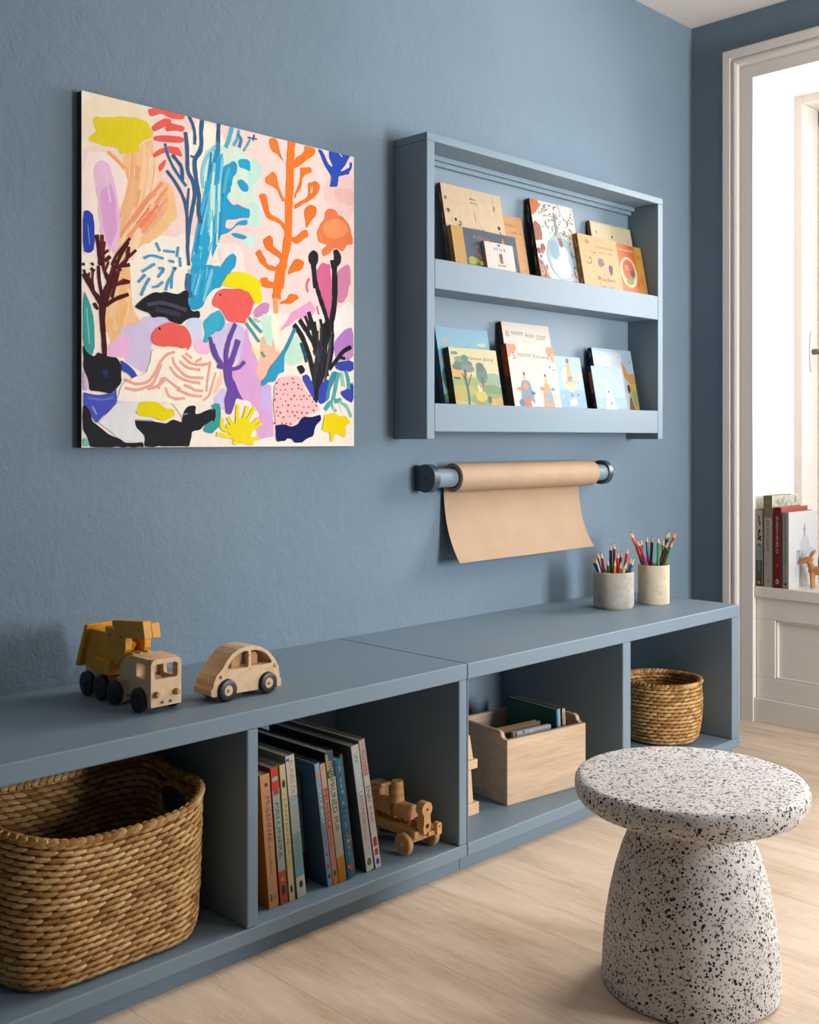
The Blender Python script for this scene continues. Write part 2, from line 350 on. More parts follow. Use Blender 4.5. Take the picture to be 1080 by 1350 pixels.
# windows: (y0, y1) in the right wall; z range
WZ0, WZ1 = 0.456, 2.172
W1 = (-2.60, -0.245); TH = 0.45
m = MB()
ys = [YF, W1[0], W1[1], 0.0]
for a, b in ((0, 1), (2, 3)): m.box(XR, ys[a], 0, XR+TH, ys[b], CEIL)
for a, b in (W1,): m.box(XR+0.05, a, 0, XR+TH, b, WZ0-0.03); m.box(XR, a, WZ1, XR+TH, b, CEIL)
struct(m.build('wall_right', M_WALL))
m = MB()
m.box(XL, YF-TH, 0, 2.40, YF, CEIL); m.box(3.35, YF-TH, 0, XR+TH, YF, CEIL)
m.box(2.40, YF-TH, 0, 3.35, YF, 0.45); m.box(2.40, YF-TH, 1.85, 3.35, YF, CEIL)  # unseen opening, its depth and place shaped to trim the added fill
struct(m.build('wall_front', M_WALL))
PAINT = [
('p','f3d3cb',0,[3,836,221,969,335,1011,1003,1000,1003,475,927,449,830,460,736,433,646,444,559,552,475,630,335,646,175,575,3,538]),
('p','f0dfc0',0,[3,1000,221,1001,230,930,175,870,61,856,3,844]),
('p','f2dcd4',0,[3,829,78,843,148,783,148,620,61,545,3,538]),
('p','f0c9c2',0,[854,887,1003,961,1003,776,878,806]),
('p','ecb9b4',0,[903,876,1003,893,1003,825,915,840]),
('p','f4ead8',0,[148,555,212,621,287,631,335,578,335,442,221,382,148,441]),
('p','f4ead8',0,[344,996,475,989,475,787,384,687,344,766]),
('p','efc08a',0,[131,845,221,907,230,806,287,782,306,692,239,620,166,574,122,528,104,522,122,605,148,690,148,759,122,811]),
('p','f0a978',0,[166,852,221,878,235,831,221,763,203,702,162,712,162,794]),
('p','f3b98a',0,[203,718,268,779,277,730,249,676,184,625,139,579,148,637]),
('p','ee8a62',0,[180,670,230,723,239,699,203,653,144,604,148,624]),
('s','f6dcc0',5,[175,771,184,716]),
('s','f6dcc0',4,[203,834,216,762]),
('s','f5e2d0',5,[157,825,171,771]),
('s','eda35e',9,[78,843,104,828,131,804]),
('s','edb071',11,[139,810,157,752,153,690,135,627]),
('p','f0bb80',0,[87,520,148,527,157,406,184,359,131,346,104,312,87,295,74,358,69,414]),
('p','f3c794',0,[87,399,148,413,175,374,139,347,100,332,82,351]),
('s','f6d2b0',6,[182,760,172,716,151,666,131,617,119,576]),
('s','f3c79a',6,[190,725,178,692,163,658,149,624,140,597]),
('s','f6d2b0',7,[206,847,203,789,191,733,169,673,145,613]),
('s','eda878',7,[179,813,176,784,169,751,163,720,148,685]),
('s','f3c79a',6,[173,861,173,797,160,737,137,674,111,605]),
('s','f3c79a',11,[155,881,156,804,142,735,115,662,88,584]),
('s','f3c79a',7,[206,720,195,691,183,663,172,635,162,611]),
('s','eda878',7,[156,847,152,777,135,708,100,624,80,555]),
('s','efc08a',8,[217,864,217,819,211,774,202,732,185,685]),
('s','f0b98a',6,[168,786,159,744,148,704,128,656,110,609]),
('s','f3c79a',9,[217,839,211,774,198,714,169,646,149,588]),
('s','efc08a',12,[182,877,181,793,164,715,125,624,104,550]),
('s','eda878',8,[217,821,210,768,199,718,176,662,155,610]),
('s','f3c79a',9,[195,888,195,841,194,796,184,752,173,708]),
('s','eda878',8,[157,861,157,811,152,770,142,725,123,677]),
('s','efc08a',9,[216,798,205,743,185,684,160,624,145,576]),
('s','eda878',12,[174,820,171,784,163,745,153,708,135,664]),
('s','f3c79a',8,[244,837,237,773,225,716,198,651,178,598]),
('s','f0b98a',7,[159,791,153,761,146,730,136,701,121,664]),
('s','f0b98a',12,[169,779,159,733,143,688,121,635,106,590]),
('s','f6d2b0',11,[237,889,235,797,215,708,175,614,154,542]),
('s','f0b98a',8,[240,759,235,733,225,700,212,669,200,640]),
('s','efc08a',11,[210,883,210,798,192,717,155,628,133,556]),
('s','f6d2b0',12,[219,857,213,775,192,694,158,612,138,545]),
('s','eda878',8,[179,752,176,738,174,725,170,712,164,698]),
('s','f6d2b0',11,[247,822,243,783,236,752,229,719,214,679]),
('s','ee9a72',7,[218,749,199,724,181,699,163,674,146,649]),
('s','f5cfae',9,[261,730,248,714,235,698,222,680,210,662]),
('s','ee9a72',6,[262,757,232,720,201,677,171,635,142,594]),
('s','ee9a72',5,[241,727,223,704,205,679,188,654,170,629]),
('s','f0b088',9,[235,751,213,724,192,693,171,664,150,634]),
('s','f5cfae',6,[236,707,226,693,216,679,206,665,196,651]),
('s','ee9a72',8,[198,724,177,694,156,664,135,634,115,605]),
('s','ee9a72',6,[272,774,244,740,218,706,191,669,165,632]),
('s','ee9a72',7,[270,739,248,713,228,686,207,656,186,627]),
('s','ee9a72',10,[217,712,198,685,179,659,161,633,143,607]),
('s','ee9a72',10,[236,685,226,671,216,657,206,643,196,629]),
('s','ee9a72',10,[239,727,228,713,217,697,206,682,195,667]),
('s','f5cfae',6,[230,711,212,686,194,662,177,637,159,612]),
('s','f5cfae',6,[220,731,201,705,182,678,164,652,145,627]),
('s','f0b088',6,[213,696,206,687,199,677,192,667,185,658]),
('s','f3c09a',8,[228,721,218,708,209,694,199,681,190,667]),
('s','f0b088',9,[270,716,258,701,245,683,232,665,219,647]),
('s','f0b088',7,[233,674,224,661,215,649,206,636,197,624]),
('s','f3c09a',6,[239,710,232,701,225,691,218,681,211,671]),
('s','ee9a72',9,[254,785,229,755,204,723,180,689,156,655]),
('s','ee8a62',6,[206,696,198,686,189,675,180,663,170,651]),
('s','eb8158',5,[233,708,222,694,210,679,197,663,183,646]),
('s','eb8158',6,[238,716,226,701,214,686,202,670,187,652]),
('s','eb8158',5,[237,716,224,699,210,682,195,663,178,642]),
('s','eb8158',3,[241,714,232,703,223,692,214,680,205,668]),
('s','ee8a62',5,[227,693,217,680,207,667,195,652,183,638]),
('s','ee8a62',5,[210,702,203,692,195,682,185,670,175,658]),
('s','ee8a62',6,[214,691,207,683,201,674,193,665,185,655]),
('s','efb878',5,[121,405,118,391,114,376,111,364,110,355]),
('s','f3c794',8,[80,476,81,438,71,395,63,356,57,327]),
('s','efb878',5,[139,449,135,421,129,398,124,375,120,358]),
('s','f0bb80',7,[137,476,138,443,131,409,124,379,119,355]),
('s','efb878',10,[80,432,77,420,74,407,71,394,68,381]),
('s','efb878',8,[95,481,97,449,92,419,84,386,78,358]),
('s','f3c794',10,[83,421,76,393,70,366,67,347,63,329]),
('s','efb878',9,[126,459,125,434,119,411,114,388,109,366]),
('s','f0bb80',6,[144,482,146,440,136,399,128,364,124,340]),
('s','f3c794',10,[147,460,143,419,135,388,129,360,125,339]),
('s','efb878',9,[105,512,108,464,104,417,92,368,86,336]),
('s','efb878',8,[92,412,88,392,83,373,81,359,78,346]),
('s','efb878',10,[99,437,91,405,84,372,79,349,76,328]),
('s','efb878',9,[138,420,133,396,127,372,123,355,121,339]),
('s','f3c794',8,[101,461,102,440,97,418,91,395,86,372]),
('s','f3c794',8,[108,460,108,438,103,415,98,392,92,369]),
('p','e6bcd6',0,[35,779,44,805,65,818,87,804,104,743,117,665,113,583,100,557,61,577,52,655,48,710]),
('p','d9a0cc',0,[57,727,87,756,104,703,108,623,87,568,69,610,57,672]),
('s','e9cbe0',4,[74,778,87,700]),
('p','d0c0dc',0,[122,346,162,357,203,385,277,391,277,341,221,320,216,237,193,216,139,242,108,296]),
('p','e6b2d2',0,[74,286,113,321,139,327,153,267,122,257,74,262]),
('p','cdd3e4',0,[335,387,389,400,394,332,364,296,335,353]),
('p','efb6d4',0,[364,334,414,324,419,282,364,287]),
('p','cfc0e2',0,[427,351,457,379,509,392,546,377,551,324,525,279,478,232,437,283]),
('p','dca6d4',0,[551,378,573,326,600,265,611,211,649,195,660,31,600,22,583,67,605,103,562,147,535,146,493,229,530,279]),
('p','d08cc0',0,[578,433,616,464,644,462,638,429,583,407]),
('p','e29cc8',0,[683,374,728,437,810,486,833,455,810,425,751,420,728,400]),
('p','c9b4e4',0,[611,189,644,194,649,113,611,117]),
('p','cdbfe8',0,[427,143,457,183,478,180,478,110,447,127]),
('p','eebaa0',0,[605,346,660,368,683,296,649,240,605,211,589,237,605,292]),
('p','f2c4a8',0,[427,230,457,240,467,206,437,161,427,169]),
('p','bfe0cc',0,[605,427,660,422,655,322,627,329]),
('p','bcdcc6',0,[705,325,740,364,774,357,780,283,728,262,700,274]),
('p','f4ead0',0,[644,421,677,428,677,296,660,331]),
('p','ece09a',0,[573,317,605,310,600,287,578,299]),
('p','efe8e2',0,[906,457,997,508,997,401,931,368,906,347]),
('p','b77fc4',0,[931,377,962,403,997,411,997,299,919,290,906,347]),
('p','c98fc8',0,[956,340,997,338,997,304,956,302]),
('p','cfe3d2',0,[457,936,530,937,562,917,605,907,611,863,583,804,605,772,611,710,583,697,562,721,551,772,488,771,457,871]),
('p','bfe2d4',0,[557,911,605,916,616,882,600,852,562,819,557,862]),
('p','bfe2d4',0,[551,772,600,776,613,728,583,692,557,711]),
('p','c6e4d6',0,[546,665,583,675,594,649,567,628,541,638]),
('p','e8e6cc',0,[427,770,447,756,447,652,427,554]),
('p','f1e2dc',0,[447,621,519,644,551,599,525,552,478,542,457,566]),
('p','d8e3c8',0,[394,895,439,938,454,906,454,714,414,683,389,748]),
('p','e9625a',0,[205,993,239,1007,282,1003,332,1000,325,987,284,981,249,988,212,971]),
('p','e9625a',0,[216,940,244,966,263,978,284,979,284,964,249,944,226,929]),
('p','e9625a',0,[268,971,287,967,332,968,325,949,296,948,263,937]),
('p','e9625a',0,[223,916,263,928,327,935,327,918,296,911,226,902]),
('p','e9625a',0,[221,862,244,883,277,898,310,900,325,873,296,876,263,876,226,852]),
('p','e9625a',0,[239,832,268,860,263,836,244,812]),
('p','e0cb28',0,[35,930,46,938,61,935,122,954,166,960,203,955,223,929,221,912,193,898,175,878,173,859,117,842,113,858,61,858,20,862,23,872,39,889,46,894,35,918]),
('p','2f4fae',0,[888,1004,984,1003,962,967,937,939,987,962,987,982,978,936,931,923,925,884,891,878,897,917,870,946,839,997,857,998,888,954,906,948,888,978]),
('s','e9d3d0',3,[934,1001,947,991]),
('s','2f4fae',8,[943,935,984,954,986,979]),
('s','4fb4cc',11,[499,1001,488,960,475,931]),
('s','4fb4cc',8,[525,998,519,966,504,943]),
('s','51a6c0',6,[567,976,557,956,541,933]),
('s','4a7fa0',9,[519,984,535,969,525,941]),
('s','3b5f86',4,[557,980,594,981]),
('s','3b5f86',5,[583,994,578,973]),
('p','2e9fca',0,[427,865,447,891,465,916,465,894,447,860,442,807,427,796]),
('p','2e9fca',0,[467,873,504,897,519,887,514,855,493,838,493,807,478,778,504,756,519,763,551,755,567,753,565,725,530,720,478,708,473,681,493,680,519,706,557,720,557,702,519,697,488,670,457,657,442,616,427,584,427,710,442,764,437,798,457,845]),
('p','2e9fca',0,[519,904,565,913,570,873,546,878,525,879]),
('p','2e9fca',0,[514,833,535,845,562,828,559,807,535,805]),
('p','2e9fca',0,[493,667,519,672,557,666,546,654,509,656]),
('p','2e9fca',0,[475,586,504,607,517,595,504,563,467,519,457,492,427,489,427,523,452,552]),
('p','2e9fca',0,[444,948,454,950,454,771,439,730,434,668,419,601,404,556,354,551,374,617,379,682,414,691,419,796,419,865]),
('s','7cc6d2',9,[439,929,404,888,389,842,394,791]),
('s','bfe0cc',4,[434,824,424,762,419,701]),
('s','7fc6dc',3,[394,663,384,575]),
('s','9bd0dc',3,[434,711,414,601]),
('p','2e9fca',0,[354,551,454,562,454,536,414,471,394,430,364,415,339,421,335,446,349,473]),
('s','7cc4dc',2,[384,545,379,485]),
('s','8fcbe0',2,[409,553,399,478]),
('s','1f88bb',3,[369,535,366,467]),
('s','9ad0d8',3,[429,550,419,506]),
('p','2e9fca',0,[427,529,457,554,478,574,514,582,478,525,447,496,427,481]),
('p','2e9fca',0,[454,549,495,598,516,591,511,564,454,505,394,448,354,418,339,443,354,478,414,519]),
('p','3fa7c4',0,[427,412,452,425,473,398,473,381,457,358,437,356,427,343]),
('p','3fa7c4',0,[394,383,424,412,454,423,454,371,429,351,409,320,391,319,401,349]),
('s','3b5f86',11,[450,1004,448,952]),
('s','3a86ac',12,[448,952,447,904,437,872]),
('s','1f8fc0',8,[455,890,451,835,447,767,440,690,434,633]),
('s','58b8d4',9,[437,808,436,791,435,775,433,758,432,741]),
('s','2e9fca',5,[426,800,425,784,424,768,422,752,421,736]),
('s','3fb0d4',9,[440,755,437,720,435,685,432,660,429,635]),
('s','3fb0d4',6,[443,838,442,813,439,781,437,747,434,713]),
('s','2e9fca',7,[470,817,468,800,467,780,465,760,464,741]),
('s','2e9fca',8,[443,858,440,816,436,760,431,700,426,654]),
('s','1f8fc0',8,[437,877,434,834,431,785,426,726,421,672]),
('s','2e9fca',5,[455,850,452,807,447,746,442,686,437,643]),
('s','1f8fc0',9,[463,823,460,777,456,725,451,677,447,641]),
('s','3fb0d4',5,[450,815,448,787,445,758,443,728,440,698]),
('s','3fb0d4',8,[440,827,439,807,437,778,435,750,432,721]),
('s','2e9fca',7,[457,846,455,821,453,792,450,758,447,723]),
('s','2e9fca',7,[473,811,472,791,470,772,468,752,467,732]),
('s','1f8fc0',5,[457,846,455,810,450,761,446,712,442,669]),
('s','3fb0d4',9,[451,825,449,793,446,754,443,715,440,679]),
('s','2e9fca',9,[454,786,450,741,446,697,443,662,439,631]),
('s','58b8d4',6,[441,780,440,765,439,750,438,735,436,721]),
('s','1f8fc0',8,[468,855,466,812,461,753,456,694,451,649]),
('s','1f8fc0',8,[457,799,455,770,453,740,450,711,448,683]),
('s','3fb0d4',8,[453,775,450,744,448,713,445,684,442,662]),
('s','3fb0d4',5,[462,885,460,854,458,823,455,785,452,742]),
('s','1f8cc0',3,[380,505,377,494,374,481,370,468,366,455]),
('s','7cc4dc',5,[383,507,380,497,376,484,373,471,369,458]),
('s','3aa8d0',5,[394,541,389,523,383,505,376,481,369,456]),
('s','1f8cc0',4,[390,507,389,503,388,500,387,495,386,490]),
('s','3aa8d0',5,[355,518,352,506,347,490,343,474,338,458]),
('s','3aa8d0',6,[420,500,419,495,417,487,414,479,412,471]),
('s','3aa8d0',6,[372,530,366,512,360,489,352,463,345,437]),
('s','2e9fca',4,[402,527,399,517,396,507,393,497,389,483]),
('s','5ab4d4',5,[367,525,363,512,358,496,353,477,347,458]),
('s','7cc4dc',5,[348,538,344,527,341,515,337,501,332,485]),
('s','2e9fca',4,[416,498,414,490,412,481,409,473,407,465]),
('s','1f8cc0',3,[418,546,412,526,406,507,400,484,392,456]),
('s','3aa8d0',4,[420,508,418,500,415,491,412,480,409,469]),
('s','3aa8d0',6,[352,514,350,504,346,491,342,478,339,466]),
('s','7cc4dc',4,[404,509,403,505,402,502,401,498,400,493]),
('s','3aa8d0',4,[415,546,410,529,405,513,400,495,393,471]),
('s','3aa8d0',7,[358,533,354,518,349,502,343,481,338,460]),
('s','2e9fca',5,[410,513,406,502,402,487,397,470,392,454]),
('s','5ab4d4',7,[425,531,422,521,419,511,416,502,413,490]),
('s','5ab4d4',3,[422,544,416,523,409,503,402,476,393,447]),
('s','7cc4dc',5,[383,527,379,514,375,500,369,481,364,462]),
('s','7cc4dc',7,[425,546,419,525,412,503,404,476,395,445]),
('s','1f8fc0',4,[406,816,402,790,395,762,387,732,380,703]),
('s','2e9fca',6,[407,767,401,742,394,717,388,692,381,667]),
('s','2e9fca',5,[428,791,414,735,399,680,389,632,381,589]),
('s','7cc4dc',8,[439,875,430,807,413,734,394,661,383,604]),
('s','1f8fc0',7,[423,906,413,827,396,747,374,661,362,594]),
('s','2e9fca',6,[414,751,404,713,394,674,387,642,381,612]),
('s','3aa8d0',7,[424,767,412,724,401,682,393,645,387,611]),
('s','1f8fc0',6,[428,871,419,799,399,722,381,648,369,587]),
('s','1f8fc0',7,[446,865,441,826,435,786,424,743,413,701]),
('s','3aa8d0',4,[453,911,444,831,426,747,404,661,391,594]),
('s','7cc4dc',8,[464,899,457,842,447,781,430,718,415,658]),
('s','7cc4dc',5,[433,878,426,822,415,764,399,704,385,647]),
('s','2e9fca',7,[447,892,439,824,424,751,405,678,392,617]),
('s','2e9fca',6,[452,824,448,793,439,759,430,726,422,694]),
('s','7cc4dc',6,[400,772,396,756,392,739,388,723,384,707]),
('s','3aa8d0',7,[444,811,438,782,431,753,423,723,415,694]),
('s','3aa8d0',4,[410,820,395,752,377,680,364,619,353,562]),
('s','3aa8d0',4,[419,842,415,813,410,784,401,752,393,720]),
('s','2e9fca',5,[491,868,484,849,479,829,475,807,471,785]),
('s','2e9fca',6,[495,849,493,843,491,837,490,829,489,822]),
('s','4fb4cc',6,[488,874,480,856,473,835,470,812,466,789]),
('s','2e9fca',5,[504,885,495,863,486,841,482,815,477,788]),
('s','2e9fca',7,[507,870,500,853,495,836,491,815,488,794]),
('s','2e9fca',7,[496,850,493,843,492,837,490,829,489,821]),
('s','4fb4cc',4,[483,851,480,844,478,835,477,826,475,817]),
('s','4fb4cc',5,[488,861,482,845,477,827,474,808,471,789]),
('s','2e9fca',6,[511,874,506,861,500,847,496,834,494,817]),
('s','4fb4cc',5,[489,870,482,852,476,833,472,812,469,791]),
('s','c6e4d6',6,[425,810,423,770,422,729,420,689,419,649]),
('s','9fd4d4',5,[455,824,454,800,453,775,453,751,452,727]),
('s','6cc0d0',4,[419,734,418,718,418,703,417,688,416,672]),
('s','c6e4d6',6,[431,848,428,793,426,738,424,684,422,629]),
('s','c6e4d6',5,[450,815,448,767,447,720,445,672,443,625]),
('s','6cc0d0',4,[436,796,436,776,435,756,434,736,433,716]),
('s','6cc0d0',5,[415,785,414,757,413,730,412,702,411,674]),
('s','6cc0d0',6,[444,762,443,736,442,711,441,685,440,660]),
('s','c6e4d6',6,[434,808,433,784,432,761,431,737,430,713]),
('s','6cc0d0',4,[427,729,427,721,427,712,426,703,426,695]),
('s','2f6f94',7,[263,903,268,879,287,841,315,808,335,788]),
('s','3b5f86',9,[287,874,306,857,320,843,322,805]),
('s','3b5f86',8,[268,823,296,796,325,755,337,714,339,655,339,600,344,549]),
('s','3b5f86',8,[344,1002,359,978,366,949,364,919]),
('s','3b5f86',11,[391,1001,386,962,389,928,384,901,364,876,364,851,371,805,381,764,376,720,386,683]),
('s','3b5f86',10,[332,951,337,918,339,876,339,833,359,807,366,766,354,712,344,664,339,600]),
('s','3b5f86',6,[344,783,339,740,339,706]),
('s','3b5f86',8,[449,1005,449,944]),
('s','3b5f86',5,[349,882,364,880]),
('s','3d6c9a',15,[344,524,339,485,349,452]),
('s','e8762c',23,[731,1004,725,933,725,864,719,790,719,707,711,651,694,584,683,514]),
('s','e8762c',25,[688,589,677,533,669,478]),
('s','ee9a5a',13,[666,482,669,432]),
('p','e8762c',0,[757,958,786,982,783,998,830,997,827,976,798,956,763,926,740,913,740,941]),
('p','e07e3a',0,[641,990,655,1000,674,995,680,971,694,937,700,929,671,951,655,952,644,968]),
('p','e8762c',0,[766,922,810,932,816,917,786,900,774,887,769,853,751,832,745,812,742,826,763,871]),
('p','e0803c',0,[626,865,655,891,671,880,677,851,694,818,705,806,694,795,674,833,649,842,627,847]),
('p','e8762c',0,[798,877,833,890,851,876,839,846,810,822,751,785,745,780,740,793,763,808,798,830]),
('p','f0d2c8',0,[813,865,820,871,817,849,807,841]),
('p','e8762c',0,[600,807,630,814,635,786,644,751,677,742,711,724,705,700,683,725,638,732,627,744,611,782]),
('p','e8762c',0,[786,791,810,808,836,801,833,774,804,742,792,722,789,744,783,772]),
('p','e8762c',0,[719,698,740,686,774,714,795,722,801,699,751,665,728,676,717,660]),
('p','e8762c',0,[616,661,644,683,657,671,655,648,694,625,694,603,660,621,627,635]),
('p','e8762c',0,[586,617,605,633,616,616,633,586,683,583,683,569,638,569,605,588]),
('p','e8762c',0,[734,605,751,621,786,613,774,589,734,570,711,559]),
('p','e8762c',0,[605,538,633,546,638,533,683,533,683,517,638,510,611,512]),
('p','e8762c',0,[605,539,627,544,638,527,666,532,666,518,638,509,616,513]),
('p','e8762c',0,[711,481,722,501,751,501,763,489,728,467,683,463,683,470]),
('p','e8762c',0,[717,583,751,596,783,595,763,579,728,571]),
('p','e2794a',0,[870,789,888,807,919,804,928,788,950,787,975,766,994,716,994,696,968,693,950,666,912,676,894,655,863,639,857,660,882,682,845,686,836,718,851,749,870,766]),
('p','e8915f',0,[857,745,906,776,962,769,975,732,919,706,870,709]),
('p','d4688f',0,[833,577,851,612,870,621,894,602,897,536,833,530]),
('p','d4688f',0,[833,587,857,618,894,618,900,556,900,451,888,422,870,454,845,522]),
('p','cc7f9c',0,[934,588,956,621,984,622,984,545,931,539]),
('p','cc7f9c',0,[928,602,984,633,975,525,950,489,922,491,925,559]),
('s','d06a98',6,[804,560,792,536,798,513]),
('s','d06a98',5,[836,470,845,442]),
('p','26262b',0,[801,639,821,658,842,648,842,620,830,600,819,598,801,615]),
('s','26262b',13,[823,622,824,576,830,529]),
('p','26262b',0,[906,666,925,673,943,651,940,627,925,611,906,618,911,643]),
('s','26262b',7,[897,631,906,599]),
('s','26262b',17,[912,633,914,538]),
('s','26262b',13,[819,604,830,549,851,495,870,454,885,412]),
('s','26262b',18,[912,615,914,543,912,481,897,413]),
('p','26262b',0,[857,410,906,433,912,376,906,309,900,280,870,240,851,192,836,142,819,154,821,201,833,276,845,343]),
('s','26262b',15,[740,401,774,366,804,303,821,248,833,201]),
('s','26262b',13,[763,419,798,377,827,342,839,305]),
('s','26262b',13,[801,448,819,398,833,342]),
('s','26262b',11,[824,417,836,361,845,305]),
('s','26262b',8,[786,433,810,388]),
('s','26262b',9,[851,428,863,373]),
('s','e8d8d0',3,[848,409,844,352]),
('s','e8d8d0',2,[888,355,870,288]),
('s','5a5860',3,[900,389,882,307]),
('s','26262b',12,[888,260,919,290,950,326,987,342]),
('s','26262b',8,[931,305,959,300]),
('p','26262b',0,[751,263,774,271,789,251,769,236,757,252]),
('s','2f4f62',9,[769,343,786,302,792,279]),
('s','26262b',11,[870,278,882,236]),
('s','3a3a42',4,[881,391,881,352,874,304,864,255,857,207]),
('s','4a4a52',5,[875,400,875,358,868,308,858,255,849,203]),
('s','1c1c20',5,[874,361,868,315,859,265,851,216,843,167]),
('s','4a4a52',3,[888,311,885,295,882,279,879,263,876,248]),
('s','3a3a42',5,[893,358,888,321,881,283,874,246,868,209]),
('s','1c1c20',6,[880,410,880,362,872,304,861,244,852,184]),
('s','26262b',5,[896,367,892,321,882,272,874,224,866,176]),
('s','3a3a42',7,[848,347,841,303,832,257,824,211,817,166]),
('s','26262b',4,[859,326,852,289,845,251,839,214,833,177]),
('s','26262b',6,[890,411,890,381,890,350,884,312,877,273]),
('s','3a3a42',6,[873,384,873,342,863,290,853,238,845,187]),
('s','26262b',5,[836,304,832,281,827,257,823,233,820,209]),
('s','3a3a42',5,[851,397,851,365,848,332,841,292,833,251]),
('s','4a4a52',7,[857,334,854,322,852,310,850,298,847,285]),
('s','1c1c20',4,[872,420,872,364,863,298,850,227,839,157]),
('s','26262b',5,[900,379,900,350,894,315,888,280,881,246]),
('s','4a4a52',7,[842,339,840,329,838,318,836,307,834,296]),
('s','3a3a42',5,[854,397,854,364,852,331,844,289,836,248]),
('s','26262b',5,[869,340,861,301,854,262,847,223,841,184]),
('s','26262b',4,[874,318,870,294,865,270,861,246,857,222]),
('s','3a3a42',4,[840,387,840,348,832,299,822,247,814,196]),
('s','4a4a52',7,[894,368,889,316,878,262,869,208,861,154]),
('s','26262b',3,[837,369,844,353,850,337,856,321,859,306]),
('s','303036',4,[810,370,816,355,822,340,828,325,833,311]),
('s','26262b',3,[820,321,822,316,823,312,824,308,825,305]),
('s','303036',4,[796,401,810,367,823,332,833,301,837,269]),
('s','26262b',4,[811,359,816,346,821,333,826,321,830,310]),
('s','26262b',3,[812,363,823,336,832,311,836,287,839,263]),
('s','303036',5,[839,341,849,316,852,293,856,270,859,247]),
('s','303036',3,[851,316,853,300,856,284,858,268,860,252]),
('s','303036',3,[812,364,826,328,834,296,839,264,844,231]),
('s','303036',3,[823,383,834,355,844,328,851,301,855,276]),
('p','3d49a8',0,[769,231,798,242,821,201,827,154,804,181]),
('p','3d49a8',0,[845,206,894,232,888,160,857,140,839,149]),
('p','3d49a8',0,[912,285,997,299,997,255,919,259]),
('p','3d49a8',0,[934,185,968,196,997,226,997,146,956,162]),
('s','5aa6a4',12,[931,252,919,209,906,156]),
('s','49a09f',11,[962,259,975,225,975,196]),
('s','8ec8b6',9,[943,253,950,205]),
('s','4ea3a2',12,[870,122,894,151,943,157]),
('s','7cc0b4',9,[931,152,968,138,987,100]),
('s','6cbab0',8,[894,146,919,118]),
('s','e6efe4',4,[931,147,950,114]),
('s','e6efe4',4,[953,249,962,201]),
('s','e6efe4',3,[906,156,912,123]),
('p','3c8ea0',0,[897,251,925,257,912,218,894,194,888,155,870,160]),
('p','2f46a8',0,[4,662,20,668,37,653,39,562,23,546,4,551]),
('s','6f8fd0',2,[18,626,23,572]),
('p','3f9b98',0,[4,447,23,410,37,363,39,260,4,266]),
('s','7cbcb4',3,[14,393,23,291]),
('s','4a1d22',11,[69,258,67,310,61,357,59,397,61,429]),
('s','4a1d22',10,[61,421,82,471,100,521]),
('s','4a1d22',8,[61,429,52,476,50,515]),
('s','4a1d22',8,[59,417,27,450,4,487]),
('s','4a1d22',7,[35,454,14,488]),
('s','4a1d22',9,[72,404,100,425,144,443]),
('s','4a1d22',8,[100,465,131,482,148,478]),
('s','4a1d22',7,[91,428,104,473,117,523]),
('p','4a1d22',0,[31,406,42,411,52,392,44,388]),
('s','4a1d22',6,[69,502,80,487]),
('s','4a1d22',7,[27,505,39,498]),
('s','4a1d22',8,[122,522,148,529]),
('s','4a1d22',10,[44,602,52,567,57,516]),
('s','6b2426',8,[61,604,61,577,59,552]),
('s','4a1d22',6,[148,606,126,577,104,550,91,520]),
('s','4a1d22',6,[65,549,80,563]),
('s','4a1d22',8,[69,530,87,546]),
('s','4a1d22',8,[144,581,142,550,128,529]),
('s','4a1d22',6,[144,551,168,574]),
('s','4a1d22',6,[106,538,104,522]),
('s','4a1d22',6,[4,518,6,510]),
('s','4a1d22',6,[29,521,35,514]),
('s','7a2a28',5,[74,442,87,480,95,513]),
('s','7a2a28',4,[108,470,131,486]),
('s','4a1d22',10,[69,266,65,338,64,393,87,460,100,509]),
('s','4a1d22',7,[100,509,117,552,144,594]),
('s','4a1d22',6,[87,460,68,498,54,552,45,598]),
('s','4a1d22',6,[64,393,39,431,18,464,6,499]),
('s','5e2024',5,[100,509,131,537,164,569]),
('s','5e2024',5,[87,452,100,465,144,477]),
('s','4a1d22',6,[74,406,108,430,143,442]),
('s','5e2024',5,[139,542,138,570]),
('s','5e2024',5,[69,498,82,531]),
('s','5e2024',5,[39,431,31,470,34,502]),
('s','5e2024',5,[68,498,65,545,69,586]),
('s','5e2024',4,[18,464,23,493]),
('s','5e2024',4,[95,464,104,502,122,512]),
('s','4d9bc8',6,[233,605,246,580]),
('s','4d9bc8',6,[258,583,296,584]),
('s','4d9bc8',6,[308,602,303,570]),
('s','4d9bc8',6,[193,553,216,566,258,560]),
('s','4d9bc8',6,[275,556,294,554]),
('s','4d9bc8',6,[313,571,315,546]),
('s','4d9bc8',6,[216,535,230,540]),
('s','4d9bc8',6,[187,513,221,535]),
('s','4d9bc8',6,[175,481,198,506]),
('s','4d9bc8',6,[184,443,198,475,212,497]),
('s','4d9bc8',6,[242,529,263,532,239,502]),
('s','4d9bc8',6,[289,535,301,538,287,522,284,473]),
('s','4d9bc8',6,[221,471,239,475,256,491]),
('s','4d9bc8',6,[265,465,272,491,287,513]),
('s','4d9bc8',6,[315,555,315,542]),
('p','26262b',0,[162,408,184,430,216,452,263,463,310,459,330,474,344,469,339,438,354,410,381,417,384,393,354,393,330,382,315,367,277,376,268,386,239,386,221,380,212,394,175,403]),
('s','4a4a54',9,[203,418,249,430,296,422,335,413]),
('s','3a3a44',11,[230,408,277,403,315,398]),
('p','e9625a',0,[216,328,230,350,258,366,287,375,310,366,330,366,349,341,354,312,339,290,337,302,310,292,277,301,249,297,219,306]),
('p','222026',0,[239,353,244,356,249,349,243,346]),
